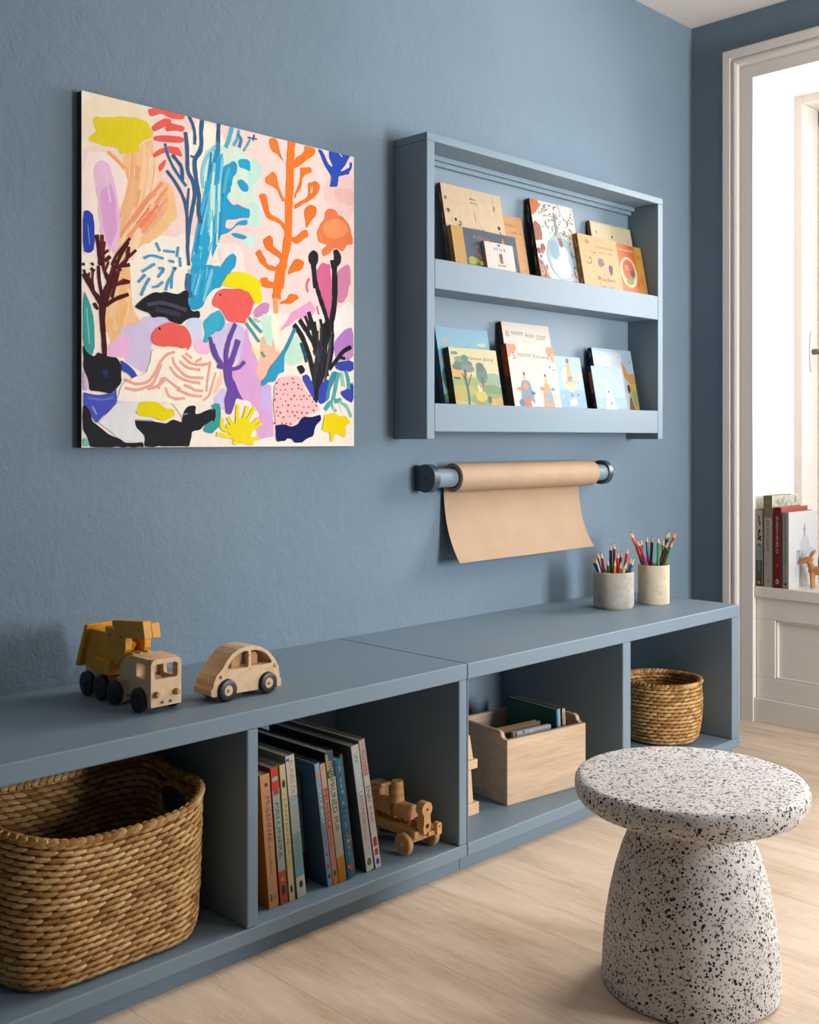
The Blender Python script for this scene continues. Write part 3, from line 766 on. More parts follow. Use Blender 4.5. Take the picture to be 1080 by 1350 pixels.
('p','e6d816',0,[457,501,483,539,509,549,562,550,583,539,611,526,605,499,616,473,605,456,583,458,562,490,519,497]),
('p','e9625a',0,[427,451,442,478,467,492,530,498,562,490,583,458,567,419,551,404,549,389,514,390,483,390,457,427,427,436]),
('p','e9625a',0,[424,446,454,482,454,427]),
('p','222026',0,[451,473,456,475,459,470,454,467]),
('p','26262b',0,[4,290,14,267,39,256,48,271,69,262,108,258,122,233,122,188,104,167,87,153,61,158,23,161,18,196,4,231]),
('p','2a3560',0,[61,222,78,223,80,199,65,202]),
('p','3d49a8',0,[117,253,144,238,166,218,180,190,164,190,144,213,122,221]),
('p','4a55b4',0,[4,156,44,149,100,159,104,175,108,131,78,98,52,78,44,68,23,101,4,121]),
('s','8f9ad4',4,[31,117,44,94]),
('p','c8a8d8',0,[4,223,14,196,18,161,4,160]),
('s','6a74c4',4,[18,141,61,134,95,143]),
('p','e4e2e2',0,[48,74,87,107,113,131,175,137,162,88,166,59,193,31,184,14,122,18,87,46]),
('p','efe4d2',0,[126,184,203,220,221,287,296,300,414,273,454,231,414,143,364,138,325,82,287,131,184,133,104,135]),
('s','e8a592',7,[131,197,166,182,207,191,230,221,244,251,268,277,296,285]),
('s','e8a592',7,[131,172,166,165,193,174,221,184,239,222,249,247]),
('s','e8a592',7,[239,172,249,205,268,202,296,182,315,174]),
('s','e8a592',7,[263,177,272,152,296,144,330,147]),
('s','e8a592',7,[287,270,291,249,325,217,349,210,394,211]),
('s','e8a592',7,[277,240,296,216,330,200,384,194]),
('s','e8a592',7,[310,259,335,239,384,235]),
('s','e8a592',7,[320,276,349,252,379,249,419,256]),
('s','e8a592',7,[364,257,389,271]),
('s','e8a592',7,[330,283,354,269]),
('s','e8a592',7,[325,187,349,180,364,172,394,171]),
('s','e8a592',7,[301,174,330,162,359,155,389,155]),
('s','e8a592',7,[419,264,409,212,404,169]),
('s','e8a592',7,[394,143,414,156,424,187,439,231]),
('s','e8a592',7,[203,171,239,180,268,206]),
('p','e8d414',0,[166,100,175,129,203,136,239,134,268,114,291,115,296,94,263,77,221,89,184,92]),
('p','26262b',0,[162,82,203,80,268,70,287,83,320,73,325,107,339,124,369,127,364,99,434,118,439,87,394,65,384,52,354,48,344,1,193,2,198,31,166,59]),
('p','26262b',0,[4,121,18,113,31,74,65,50,100,30,131,14,189,16,193,0,23,3,18,30,4,50]),
('p','3f9b98',0,[419,126,454,135,454,66,424,40,394,48,399,65,439,87,439,118]),
('p','3f9b98',0,[427,135,457,133,457,61,427,57]),
('p','26262b',0,[427,117,437,118,439,92,427,70]),
('p','6cb8b0',0,[4,30,18,22,23,5,4,3]),
('s','9a9ca8',3,[166,80,221,78]),
('s','8a90a4',3,[320,98,339,101]),
('s','6a4a9c',12,[512,386,488,338,475,293,478,250]),
('s','6a4a9c',14,[522,336,504,286,488,250]),
('s','6a4a9c',12,[427,317,442,278,467,249]),
('s','6a4a9c',9,[546,269,525,248,493,242]),
('s','6a4a9c',11,[444,250,467,247]),
('p','6a4a9c',0,[467,258,499,260,499,216,519,181,541,146,514,155,506,128,493,99,475,105,470,145,483,180,470,214]),
('s','6a4a9c',10,[419,338,429,291,452,262]),
('s','3f9f9c',8,[562,410,583,389,611,366]),
('s','3f9f9c',7,[551,391,578,362,602,334]),
('s','9ccfc0',6,[583,407,605,400]),
('s','49a99a',7,[611,303,624,288]),
('s','2f8fb4',9,[745,388,717,335,694,297,688,260]),
('p','3597bc',0,[660,272,700,320,700,242,677,237,663,209,638,208,608,193,611,211,633,230,638,248]),
('p','f0bcbc',0,[660,195,683,223,728,232,763,231,786,195,810,163,845,131,833,112,774,97,728,64,666,68,657,131]),
('p','cf4f68',0,[739,223,737,219,732,219,730,222,732,226,737,226]),
('p','cf4f68',0,[675,206,673,203,668,202,666,206,668,210,673,210]),
('p','cf4f68',0,[702,202,700,198,695,198,693,202,695,206,700,206]),
('p','cf4f68',0,[717,205,715,201,710,201,708,205,710,209,715,209]),
('p','cf4f68',0,[743,210,741,207,736,206,734,210,736,213,741,213]),
('p','cf4f68',0,[761,204,759,200,754,199,751,203,754,207,759,208]),
('p','cf4f68',0,[670,187,669,184,665,184,663,187,665,190,669,190]),
('p','cf4f68',0,[689,184,687,181,683,181,682,184,683,187,687,187]),
('p','cf4f68',0,[708,186,706,183,702,183,700,186,702,189,706,189]),
('p','cf4f68',0,[735,189,733,185,729,185,727,188,729,192,733,192]),
('p','cf4f68',0,[762,192,760,189,755,188,753,192,755,195,760,195]),
('p','cf4f68',0,[775,188,773,185,769,185,767,188,769,191,773,192]),
('p','cf4f68',0,[674,171,672,167,667,167,665,170,667,174,672,174]),
('p','cf4f68',0,[700,171,698,168,694,168,692,171,694,174,698,174]),
('p','cf4f68',0,[717,170,715,167,712,167,710,170,712,172,715,172]),
('p','cf4f68',0,[746,167,743,162,738,162,735,166,738,170,743,171]),
('p','cf4f68',0,[766,167,765,164,761,164,759,166,761,169,765,169]),
('p','cf4f68',0,[785,167,783,163,778,163,775,167,778,171,783,171]),
('p','cf4f68',0,[809,168,806,164,802,164,799,168,802,171,806,172]),
('p','cf4f68',0,[667,151,665,147,660,147,657,150,660,155,665,155]),
('p','cf4f68',0,[689,155,687,152,684,152,682,155,684,157,687,157]),
('p','cf4f68',0,[709,148,707,145,703,145,701,148,703,151,707,151]),
('p','cf4f68',0,[733,155,731,151,726,151,723,155,726,159,731,159]),
('p','cf4f68',0,[755,155,753,152,750,152,748,154,750,157,753,157]),
('p','cf4f68',0,[774,156,772,152,767,152,765,155,767,159,772,159]),
('p','cf4f68',0,[797,157,795,154,791,154,789,157,791,161,795,161]),
('p','cf4f68',0,[820,149,818,146,815,146,813,149,815,152,818,152]),
('p','cf4f68',0,[677,127,675,124,671,124,669,127,671,130,675,131]),
('p','cf4f68',0,[696,133,694,130,691,130,689,133,691,136,694,136]),
('p','cf4f68',0,[721,135,718,131,713,131,711,135,713,139,718,139]),
('p','cf4f68',0,[745,133,744,130,740,130,738,133,740,136,744,136]),
('p','cf4f68',0,[762,136,760,133,756,133,754,136,756,139,760,139]),
('p','cf4f68',0,[783,131,782,128,778,127,776,130,778,133,782,134]),
('p','cf4f68',0,[805,130,802,127,798,127,796,130,798,134,802,134]),
('p','cf4f68',0,[838,136,835,132,830,132,828,136,830,140,835,140]),
('p','cf4f68',0,[672,113,670,110,667,110,665,113,667,116,670,116]),
('p','cf4f68',0,[689,110,687,106,682,106,679,110,682,114,687,114]),
('p','cf4f68',0,[718,116,715,112,711,112,708,116,711,119,715,119]),
('p','cf4f68',0,[738,113,736,109,731,109,729,113,731,117,736,117]),
('p','cf4f68',0,[757,113,755,110,750,110,748,113,750,117,755,117]),
('p','cf4f68',0,[777,111,774,107,769,107,767,111,769,115,774,115]),
('p','cf4f68',0,[797,111,795,107,790,107,787,111,790,115,795,115]),
('p','cf4f68',0,[826,120,824,116,818,116,816,120,818,124,824,124]),
('p','cf4f68',0,[679,99,677,96,674,96,672,99,674,102,677,102]),
('p','cf4f68',0,[701,95,699,91,694,91,692,95,694,99,699,99]),
('p','cf4f68',0,[724,98,723,96,719,96,718,98,719,101,723,101]),
('p','cf4f68',0,[748,101,745,97,740,97,738,101,740,105,745,105]),
('p','cf4f68',0,[761,94,759,90,754,90,752,93,754,97,759,97]),
('p','cf4f68',0,[792,96,789,92,784,92,781,96,784,100,789,100]),
('p','cf4f68',0,[806,95,804,92,800,92,798,95,800,99,804,99]),
('p','cf4f68',0,[836,95,834,91,829,91,827,95,829,98,834,98]),
('p','cf4f68',0,[665,76,663,73,659,72,657,76,659,79,663,79]),
('p','cf4f68',0,[694,76,693,73,689,73,687,76,689,79,693,79]),
('p','cf4f68',0,[712,75,709,71,705,71,703,75,705,78,709,78]),
('p','cf4f68',0,[730,74,728,70,723,70,720,74,723,78,728,78]),
('p','1a1f56',0,[663,68,694,73,728,64,757,73,780,99,810,97,851,107,854,88,827,64,821,34,786,22,774,13,740,13,734,24,711,27,705,18,671,15]),
('p','e3c912',0,[857,55,870,107,919,113,931,101,962,104,984,80,959,70,959,29,912,44,906,17,891,15,894,46]),
('s','ead61e',10,[519,13,517,62,519,133]),
('s','ead61e',10,[519,40,483,92]),
('s','ead61e',10,[519,40,457,57,462,88]),
('s','ead61e',10,[519,27,442,40]),
('s','ead61e',10,[525,40,557,129]),
('s','ead61e',10,[530,40,583,125]),
('s','ead61e',10,[535,36,600,90]),
('s','ead61e',10,[535,31,611,76]),
('s','ead61e',10,[530,18,600,27]),
('s','ead61e',10,[525,22,578,9]),
('s','ead61e',10,[504,18,514,9]),
('s','ead61e',10,[519,31,478,70]),
('p','ead61e',0,[488,53,519,88,551,93,578,62,567,27,525,9,493,27]),
]
# ------------------------------------------------------------------ window in the right wall: casing, niche, frame, pane
def casing(name, y_lo, y_hi, ztop):
    prof = [(0, 0), (0, .028), (.006, .034), (.030, .034), (.033, .024), (.038, .024), (.040, .030), (.048, .033), (.056, .030), (.058, .022), (.064, .019), (.070, .022), (.110, .022), (.110, 0)]
    mb = MB(); n = len(prof); vs = []
    for k in range(4):
        for w, p in prof:
            y = (y_hi-w) if k < 2 else (y_lo+w); z = 0.0 if k in (0, 3) else ztop-w
            vs.append((XR-p, y, z))
    fs = [(k*n+i, k*n+i+1, (k+1)*n+i+1, (k+1)*n+i) for k in range(3) for i in range(n-1)]
    fs += [tuple(range(n)), tuple(reversed(range(3*n, 4*n)))]
    mb.add(vs, fs); return struct(mb.build(name, M_CREAM))
casing('trim_1', W1[0]-.110, -.135, 2.282)

def window(name, y0, y1, apron):
    w = struct(thing(name, 'tall white framed window set in a deep niche', 'window', (XR, (y0+y1)/2, WZ0)))
    del w['label']; del w['category']
    inv = Matrix.Translation((-XR, -(y0+y1)/2, -WZ0))
    x0, x1 = XR+.001, XR+.28
    mb = MB().at(inv)                                   # niche lining, open to the room
    mb.box(x0, y1-.0005, WZ0, x1, y1+.01, WZ1+.01); mb.box(x0, y0-.01, WZ0, x1, y0+.0005, WZ1+.01); mb.box(x0, y0, WZ1-.0005, x1, y1, WZ1+.01)
    mb.build('niche_lining', M_WHITE, w)
    mb = MB().at(inv).box(XR-.012, y0+.001, WZ0-.036, XR+.30, y1-.001, WZ0)
    mb.build('window_sill', M_CREAM, w, 0.003)
    fw = .031; xa, xb = XR+.28, XR+.44
    mb = MB().at(inv)
    mb.box(xa, y1-fw, WZ0-.02, xb, y1+.02, WZ1+.02); mb.box(xa, y0-.02, WZ0-.02, xb, y0+fw, WZ1+.02)
    mb.box(xa, y0+fw, WZ1-fw, xb, y1-fw, WZ1+.02); mb.box(xa, y0+fw, WZ0-.02, xb, y1-fw, WZ0+.02)
    mb.build('window_frame', M_CREAM, w, 0.003)
    s = .055; mb = MB().at(inv); ym = (y0+y1)/2
    for a, b in ((y1-fw-s, y1-fw), (y0+fw, y0+fw+s), (ym-s*.7, ym+s*.7)): mb.box(XR+.405, a, WZ0+.02, XR+.44, b, WZ1-fw)
    for a, b in ((WZ0+.02, WZ0+.02+s), (WZ1-fw-s, WZ1-fw)): mb.box(XR+.405, y0+fw, a, XR+.44, y1-fw, b)
    mb.build('sash', M_CREAM, w, 0.003)
    MB().at(inv).box(XR+.421, y0+fw+s*.6, WZ0+.05, XR+.425, y1-fw-s*.6, WZ1-fw-s*.6).build('window_pane', M_GLASS, w)
    if apron:
        h = MB().at(inv)                                # oval rose, neck and lever on the frame's inner face
        yy = y1-fw; xh, zh = XR+.350, 1.265
        prof = [(0.017*math.cos(t), 0.075*math.sin(t)) for t in [2*math.pi*i/28 for i in range(28)]]
        h.prism([(xh+a, zh+b) for a, b in prof], yy-.006, yy, 'y')
        hd = h.build('window_handle', M_CREAM, w, 0.002)
        h = MB().at(inv); h.cyl(.011, yy-.030, yy-.006, 'y', (0, 0, 0)) if False else h.lathe([(0, yy-.034), (.010, yy-.034), (.010, yy-.006), (0, yy-.006)], 16, 'y', (xh, 0, zh))
        h.tube([(xh, yy-.028, zh), (xh+.03, yy-.036, zh), (xh+.10, yy-.036, zh-.002)], .007, 10)
        h.build('lever', M_BRASS, hd)
    return w
window('window_1', W1[0], W1[1], True)

def apron(name, y0, y1, m):
    mb = MB(); x = XR
    zb, zt, zl, zh = .080, .420, .150, .346; sy = .068
    mb.box(x-.014, y0, 0, x+.06, y1, zb)                # plinth board
    mb.box(x, y0, zb, x+.06, y1, zl); mb.box(x, y0, zh, x+.06, y1, zt)
    n = 2; span = (y1-y0-sy*(n+1))/n
    for i in range(n+1):
        a = y0+i*(span+sy); mb.box(x, a, zl, x+.06, a+sy, zh)
    for i in range(n):
        a = y0+sy+i*(span+sy); mb.box(x+.014, a, zl, x+.06, a+span, zh)
        for p, q, r, s in ((a, zl, a+span, zl+.007), (a, zh-.007, a+span, zh), (a, zl, a+.007, zh), (a+span-.007, zl, a+span, zh)): mb.box(x+.004, p, q, x+.02, r, s)
    return struct(mb.build(name, m, None, 0.002))
apron('trim_2', W1[0]+.001, W1[1]-.001, M_CREAM)
mb = MB()                                               # unseen window frame, added behind the viewer for the front fill
for a, b, c, d in ((2.40, .45, 2.45, 1.85), (3.30, .45, 3.35, 1.85), (2.45, .45, 3.30, .50), (2.45, 1.80, 3.30, 1.85)): mb.box(a, YF-.44, b, c, YF-.40, d)
struct(mb.build('added_fill_window', M_CREAM))

# ------------------------------------------------------------------ low bench: two units side by side under one height
YB = -.427; BH = .46
def bench(name, label, x0, x1, stiles):
    t = thing(name, label, 'bench', ((x0+x1)/2, -.21, 0), (0, 0, 0), 'blue bench units along the wall')
    inv = Matrix.Translation((-(x0+x1)/2, .21, 0))
    bx = lambda n, *a, **k: MB().at(inv).box(*a).build(n, M_BLUE, t, k.get('b', .003), 3)
    g = .0007
    bx('bench_top', x0+g, YB, .425, x1-g, -.001, BH)
    bx('bottom_board', x0+g, YB, .037, x1-g, -.001, .065)
    bx('plinth', x0+g, YB+.024, 0, x1-g, -.02, .037, b=.001)
    bx('back_panel', x0+.01, -.018, .065, x1-.01, -.004, .425, b=0)
    for nm, a, b in stiles: bx(nm, a, YB+.001, .065, b, -.004, .425)
    return t
bench('bench_unit', 'blue lacquered open bench unit holding the large basket and the row of books', .55, 1.783, (('side_panel', .551, .576), ('divider', 1.189, 1.214), ('side_panel', 1.757, 1.7825)))
bench('bench_unit', 'blue lacquered open bench unit holding the wooden crate and the round basket', 1.783, 2.993, (('side_panel', 1.7835, 1.7885), ('divider', 2.384, 2.420), ('side_panel', 2.950, 2.992)))

# ------------------------------------------------------------------ wall shelf for picture books
LX0, LX1, LZ0, LZ1, LD = 1.972, 3.064, .952, 1.726, -.12
sh = thing('picture_ledge', 'blue wall shelf with two book ledges behind front rails', 'shelf', ((LX0+LX1)/2, 0, LZ0))
inv = Matrix.Translation((-(LX0+LX1)/2, 0, -LZ0))
def lx(n, *a, b=.0018, m=M_BLUE): return MB().at(inv).box(*a).build(n, m, sh, b)
lx('side_panel', LX0, LD, LZ0, LX0+.028, -.0005, LZ1-.0204)
lx('side_panel', LX1-.028, LD, LZ0, LX1, -.0005, LZ1-.0204)
lx('top_board', LX0, LD, LZ1-.020, LX1, -.0005, LZ1)
lx('back_panel', LX0+.028, -.006, LZ0+.02, LX1-.028, -.0005, LZ1-.02, b=0)
mb = MB().at(inv).box(LX0+.028, -.020, 1.682, LX1-.028, -.006, 1.706).box(LX0+.028, -.032, 1.693, LX1-.028, -.020, 1.706)
mb.build('hanging_rail', M_BLUE, sh, .0015)
U0, L0 = 1.352, .990           # the two ledge floors
lx('ledge_board', LX0+.028, LD+.012, 1.335, LX1-.028, -.006, U0)
lx('ledge_board', LX0+.028, LD+.012, .972, LX1-.028, -.006, L0)
lx('front_rail', LX0+.0285, LD, 1.334, LX1-.0285, LD+.0118, 1.410)
lx('front_rail', LX0+.0285, LD, .971, LX1-.0285, LD+.0118, 1.043)

# ------------------------------------------------------------------ painting
PX0, PX1, PZ0, PZ1 = 1.082, 1.816, .935, 1.6505
pt = thing('painting', 'square unframed abstract painting of colourful sea plants on blue wall', 'painting', ((PX0+PX1)/2, 0, PZ0))
inv = Matrix.Translation((-(PX0+PX1)/2, 0, -PZ0))
MB().at(inv).box(PX0, -.019, PZ0, PX1, -.001, PZ1).build('backing_panel', plain('dark_panel_edge', '23262b', .5), pt)
def chaikin(p, n=1, closed=True):
    for _ in range(n):
        q = []; k = len(p)
        for i in range(k if closed else k-1):
            a, b = p[i], p[(i+1) % k]
            q += [(a[0]*.78+b[0]*.22, a[1]*.78+b[1]*.22), (a[0]*.22+b[0]*.78, a[1]*.22+b[1]*.78)]
        if not closed: q = [p[0]]+q+[p[-1]]
        p = q
    return p
def ribbon(p, w, rng=None, taper=.75):
    """outline of a brush stroke of width w along p (u is scaled like v)"""
    p = chaikin(p, 2, False); L = []; Rr = []; k = len(p)
    for i in range(k):
        a, b = p[max(i-1, 0)], p[min(i+1, k-1)]
        dx, dy = b[0]-a[0], b[1]-a[1]; d = math.hypot(dx, dy) or 1; nx, ny = -dy/d, dx/d
        e = w/2*(1.0 if 0 < i < k-1 else taper)*(1+(rng.uniform(-.12, .12) if rng else 0))
        L.append((p[i][0]+nx*e, p[i][1]+ny*e)); Rr.append((p[i][0]-nx*e, p[i][1]-ny*e))
    return L, Rr
def paint_layers():
    rng = random.Random(11); mb = MB().at(inv); W, H = PX1-PX0, PZ1-PZ0; lay = [0]
    def P(q): return (PX0+min(1, max(0, q[0]/1000))*W, -.0195-.000003*lay[0], PZ0+min(1, max(0, q[1]/1000))*H)
    def jit(c, a=.05):
        c = lin(c); k = 1+rng.uniform(-a, a); return tuple(min(1, x*k) for x in c)
    mb.add([P((0, 0)), P((1000, 0)), P((1000, 1000)), P((0, 1000))], [(0, 1, 2, 3)], 0, 'f2e4d6')
    for kind, hue, w, d in PAINT:
        lay[0] += 1; pts = [(d[i], d[i+1]) for i in range(0, len(d), 2)]; c = jit(hue)
        if kind == 'p':
            if len(pts) > 6:                                # ragged brushed edges
                q = []
                for i, (x, y) in enumerate(pts):
                    x2, y2 = pts[(i+1) % len(pts)]; n = max(1, int(math.hypot(x2-x, y2-y)/16))
                    q += [(x+(x2-x)*k/n+(rng.uniform(-2.6, 2.6) if k else 0), y+(y2-y)*k/n+(rng.uniform(-2.6, 2.6) if k else 0)) for k in range(n)]
                pts = q
            pts = chaikin(pts, 1)
            tri = tessellate_polygon([[Vector((x, y, 0)) for x, y in pts]])
            mb.add([P(q) for q in pts], [tuple(t) for t in tri], 0, c)
        else:
            L, Rr = ribbon(pts, w*1.3, rng, .85); k = len(L)
            mb.add([P(q) for q in L]+[P(q) for q in Rr], [(i, i+1, k+i+1, k+i) for i in range(k-1)], 0, c)
    return mb
o = paint_layers().build('painted_canvas', M_PAINT, pt)
o.data.update()

# ------------------------------------------------------------------ paper roll holder
RX, RY, RZ = 2.45, -.046, .849
rh = thing('paper_roll_holder', 'dark blue wall bracket rod carrying the kraft paper roll', 'roll holder', (RX, 0, RZ))
def bracket(x0, x1):
    prof = [(-.0002, -.034), (-.0002, .034)]+[(RY+.008+.0375*math.cos(t), .0375*math.sin(t)) for t in [R(65)+R(230)*i/26 for i in range(27)]]
    return MB().prism(prof, x0-RX, x1-RX, 'x').build('bracket', M_DARKMETAL, rh, .002, 2)
b1 = bracket(2.048, 2.071); b2 = bracket(2.832, 2.855)
MB().lathe([(0, -.003), (.004, -.003), (.004, 0), (0, 0)], 12, 'x', (2.048-RX, RY+.008, 0)).build('screw', M_BRASS, b1)
MB().lathe([(0, 2.071-RX), (.025, 2.071-RX), (.025, 2.832-RX), (0, 2.832-RX)], 32, 'x', (0, RY, 0)).build('rod', M_BLUE, rh)
pr = thing('kraft_paper_roll', 'roll of brown kraft paper with a hanging loose end', 'paper roll', (RX, RY, RZ))
ro, ri = .0385, .029; a, b = 2.146-RX, 2.768-RX
MB().lathe([(ri, a), (ro-.001, a), (ro, a+.001), (ro, b-.001), (ro-.001, b), (ri, b)], 56, 'x', mi=0, closed=True).build('roll', M_KRAFT, pr)
MB().lathe([(.0262, a+.001), (ri-.0003, a+.001), (ri-.0003, b-.001), (.0262, b-.001)], 40, 'x', closed=True).build('core', plain('brown_card_core', '8a6440', .8), pr)
def sheet():
    mb = MB(); P = []
    for i in range(16):
        an = R(55)-R(75)*i/15                            # leaves the roll at its back
        P.append(((ro+.0012)*math.cos(an), (ro+.0012)*math.sin(an)))
    y0, z0 = P[-1]
    for i in range(1, 31):
        t = i/30; P.append((y0-.010*t-.045*t*t*t-.006*t*t, z0-.214*t))
    nx = 10; vs = []; fs = []; th = .0006
    for s in (0, 1):
        for j in range(nx+1):
            for i, (y, z) in enumerate(P):
                t = max(0, (i-15)/30); u = j/nx
                x = (2.150-RX)+(2.758-2.150)*u
                vs.append((x, y-s*th+.0018*t*math.sin(u*9), z+t*(.004*u)))
    n = len(P); m = (nx+1)*n
    for s in (0, 1):
        for j in range(nx):
            for i in range(n-1): q = s*m+j*n+i; fs.append((q, q+1, q+n+1, q+n))
    for i in range(n-1): fs.append((i, i+1, m+i+1, m+i)); e = nx*n+i; fs.append((e, e+1, m+e+1, m+e))
    for j in range(nx): e = j*n+n-1; fs.append((e, e+n, m+e+n, m+e)); e = j*n; fs.append((e, e+n, m+e+n, m+e))
    return mb.add(vs, fs, 0, 'ffffff', True)
sheet().build('loose_sheet', M_KRAFT, pr)

# ------------------------------------------------------------------ pencil cups
def cup(name, label, x, y, r, h, m, foot):
    t = thing(name, label, 'pencil cup', (x, y, BH))
    w = .006
    p = [(0, 0), (r-foot, 0), (r-foot*.4, .004), (r, .010), (r, h-.006), (r-.002, h-.001), (r-.004, h), (r-w, h-.002), (r-w, .012), (0, .010)] if foot else \
        [(0, 0), (r-.002, 0), (r, .002), (r, h-.003), (r-.002, h), (r-.004, h), (r-w, h-.003), (r-w, .012), (0, .010)]
    MB().lathe(p, 56).build('cup_body', m, t); return t
CUPS = [(2.680, -.194, .0587, .1065), (2.838, -.229, .0467, .1165)]
cup('pencil_cup', 'wide grey concrete cup full of pencils on the bench', *CUPS[0], M_CONC, .007)
cup('pencil_cup', 'narrow cream stone cup full of pencils nearest the window', *CUPS[1], M_STONE, 0)
PC = {'navy': '1d2c4a', 'blue': '27507f', 'brown': '6a3a22', 'dark red': '7c1f22', 'green': '2f6a45', 'orange': 'd9781f', 'maroon': '6b1d33', 'red': 'c0322a', 'dark green': '1f4034', 'yellow': 'd6b42a', 'black': '23211f', 'teal': '1f5866', 'magenta': 'b22b56', 'olive': '7d8a2f', 'coral': 'dd5a33', 'light blue': '5b9ab8', 'violet': '4b3a6c', 'bright green': '2f8a4a'}
# in the cup's own frame, tenths of a millimetre: tip (aside, away, up), foot (aside, away)
SETS = [[('navy', -619, 129, 1480, -94, 110), ('blue', -561, -96, 1490, -169, -174), ('brown', -466, 92, 1640, -107, 9), ('dark red', -389, -112, 1660, -173, -59), ('green', -180, 32, 1430, -70, -79), ('navy', -43, 234, 1860, -44, 191), ('orange', -10, -262, 1460, -28, -166), ('maroon', 63, 200, 1900, -3, 67), ('red', 150, 36, 1650, 8, -26), ('coral', 178, -160, 1380, 150, 161), ('dark green', 282, 193, 1660, 48, 171), ('yellow', 260, -316, 1280, 65, -197), ('red', 426, 9, 1780, 155, -57), ('olive', 358, -148, 1380, 68, -102), ('light blue', 510, -47, 1490, 251, -70), ('blue', 550, -196, 1480, 169, -151), ('black', 617, 32, 1490, 153, 42)],
        [('coral', -720, 35, 2150, 191, 39), ('red', -631, 222, 2160, -14, 40), ('magenta', -562, -302, 1940, 151, -167), ('teal', -411, -116, 1970, -238, -84), ('light blue', -360, 368, 1890, 81, 211), ('navy', -169, 197, 2030, -59, 160), ('black', -60, -83, 2040, -162, -140), ('bright green', 80, -252, 2040, 59, -286), ('violet', 209, 174, 1970, 134, 289), ('olive', 283, -55, 1950, 212, 139), ('dark green', 419, 58, 2140, 275, -4), ('black', 387, -219, 1890, -222, 10), ('green', 545, 250, 2170, 37, 119), ('bright green', 505, -315, 1910, -14, -54), ('red', 664, -90, 2170, -136, -48)]]
ORD = ['first', 'second', 'third', 'fourth', 'fifth', 'sixth', 'seventh', 'eighth', 'ninth', 'tenth', 'eleventh', 'twelfth', 'thirteenth', 'fourteenth', 'fifteenth', 'sixteenth', 'seventeenth']
rgt = Vector((.7071, -.7071, 0)); fwd = Vector((.7071, .7071, 0))
for ci, (cx, cy, r, h) in enumerate(CUPS):
    for i, (cn, a, d, z, ba, bd) in enumerate(sorted(SETS[ci], key=lambda q: q[1])):
        tip = rgt*(a/1e4)+fwd*(d/1e4)+Vector((0, 0, z/1e4)); base = rgt*(ba/1e4)+fwd*(bd/1e4)+Vector((0, 0, .0165))
        dr = (tip-base); L = dr.length; dr.normalize()
        mb = MB().at(dr.to_track_quat('Z', 'Y').to_matrix().to_4x4())
        pr_ = .0044
        mb.lathe([(0, 0), (pr_, 0), (pr_, L-.021)], 6, c=PC[cn], smooth=False)
        mb.lathe([(pr_, L-.021), (.0013, L-.006)], 6, c='dcb384', smooth=False)
        mb.lathe([(.0013, L-.006), (0, L)], 6, c=PC[cn], smooth=False)
        o = mb.build('pencil', M_PENCIL, None); o.location = (cx+base.x, cy+base.y, BH+base.z)
        cupn = 'wide grey cup' if ci == 0 else 'narrow cream cup'
        tag(o, f'{cn} pencil standing in the {cupn}, {ORD[i]} tip from the left there', 'pencil', 'pencils in the '+cupn)

# ------------------------------------------------------------------ terrazzo stool
st = thing('stool', 'round mushroom shaped terrazzo stool standing on the floor', 'stool', (1.700, -1.025, 0))
p = [(0, .309), (.150, .309), (.180, .312), (.190, .318), (.1965, .327), (.1995, .338), (.2000, .348), (.1985, .3545), (.1955, .3585), (.1905, .3606), (.185, .361), (0, .361)]
MB().lathe(p, 96).build('stool_seat', M_TERRAZZO, st)
p = [(0, 0), (.148, 0), (.152, .004), (.1525, .020), (.151, .060), (.147, .105), (.140, .150), (.130, .195), (.118, .235), (.107, .262), (.101, .280), (.101, .292), (.108, .303), (.116, .3088), (0, .3088)]
MB().lathe(p, 96).build('stool_base', M_TERRAZZO, st)
# ------------------------------------------------------------------ seagrass baskets
def rrect(hx, hy, r, n=96):
    """points with outward normals round a rounded rectangle, evenly spaced by length"""
    segs = []; q = math.pi/2*r
    L = [2*(hy-r), q, 2*(hx-r), q, 2*(hy-r), q, 2*(hx-r), q]; tot = sum(L); out = []
    def at(s):
        s %= tot
        cs = [(hx-r, hy-r, 0), (-(hx-r), hy-r, 90), (-(hx-r), -(hy-r), 180), (hx-r, -(hy-r), 270)]
        k = 0
        while s > L[k]: s -= L[k]; k += 1
        c = k//2; a = R(c*90)
        if k % 2 == 0:
            px, py, _ = cs[(c-1) % 4]; st = R(c*90)
            nx, ny = math.cos(st), math.sin(st); tx, ty = -ny, nx
            return (px+nx*r+tx*s, py+ny*r+ty*s, nx, ny)
        px, py, _ = cs[c]; st = R(c*90)+s/r
        nx, ny = math.cos(st), math.sin(st); return (px+nx*r, py+ny*r, nx, ny)
    return at, tot
STRAW = ['d6a566', 'cc9a58', 'e0b678', 'bb884a', 'c79556', 'a9763c', 'dcb072']
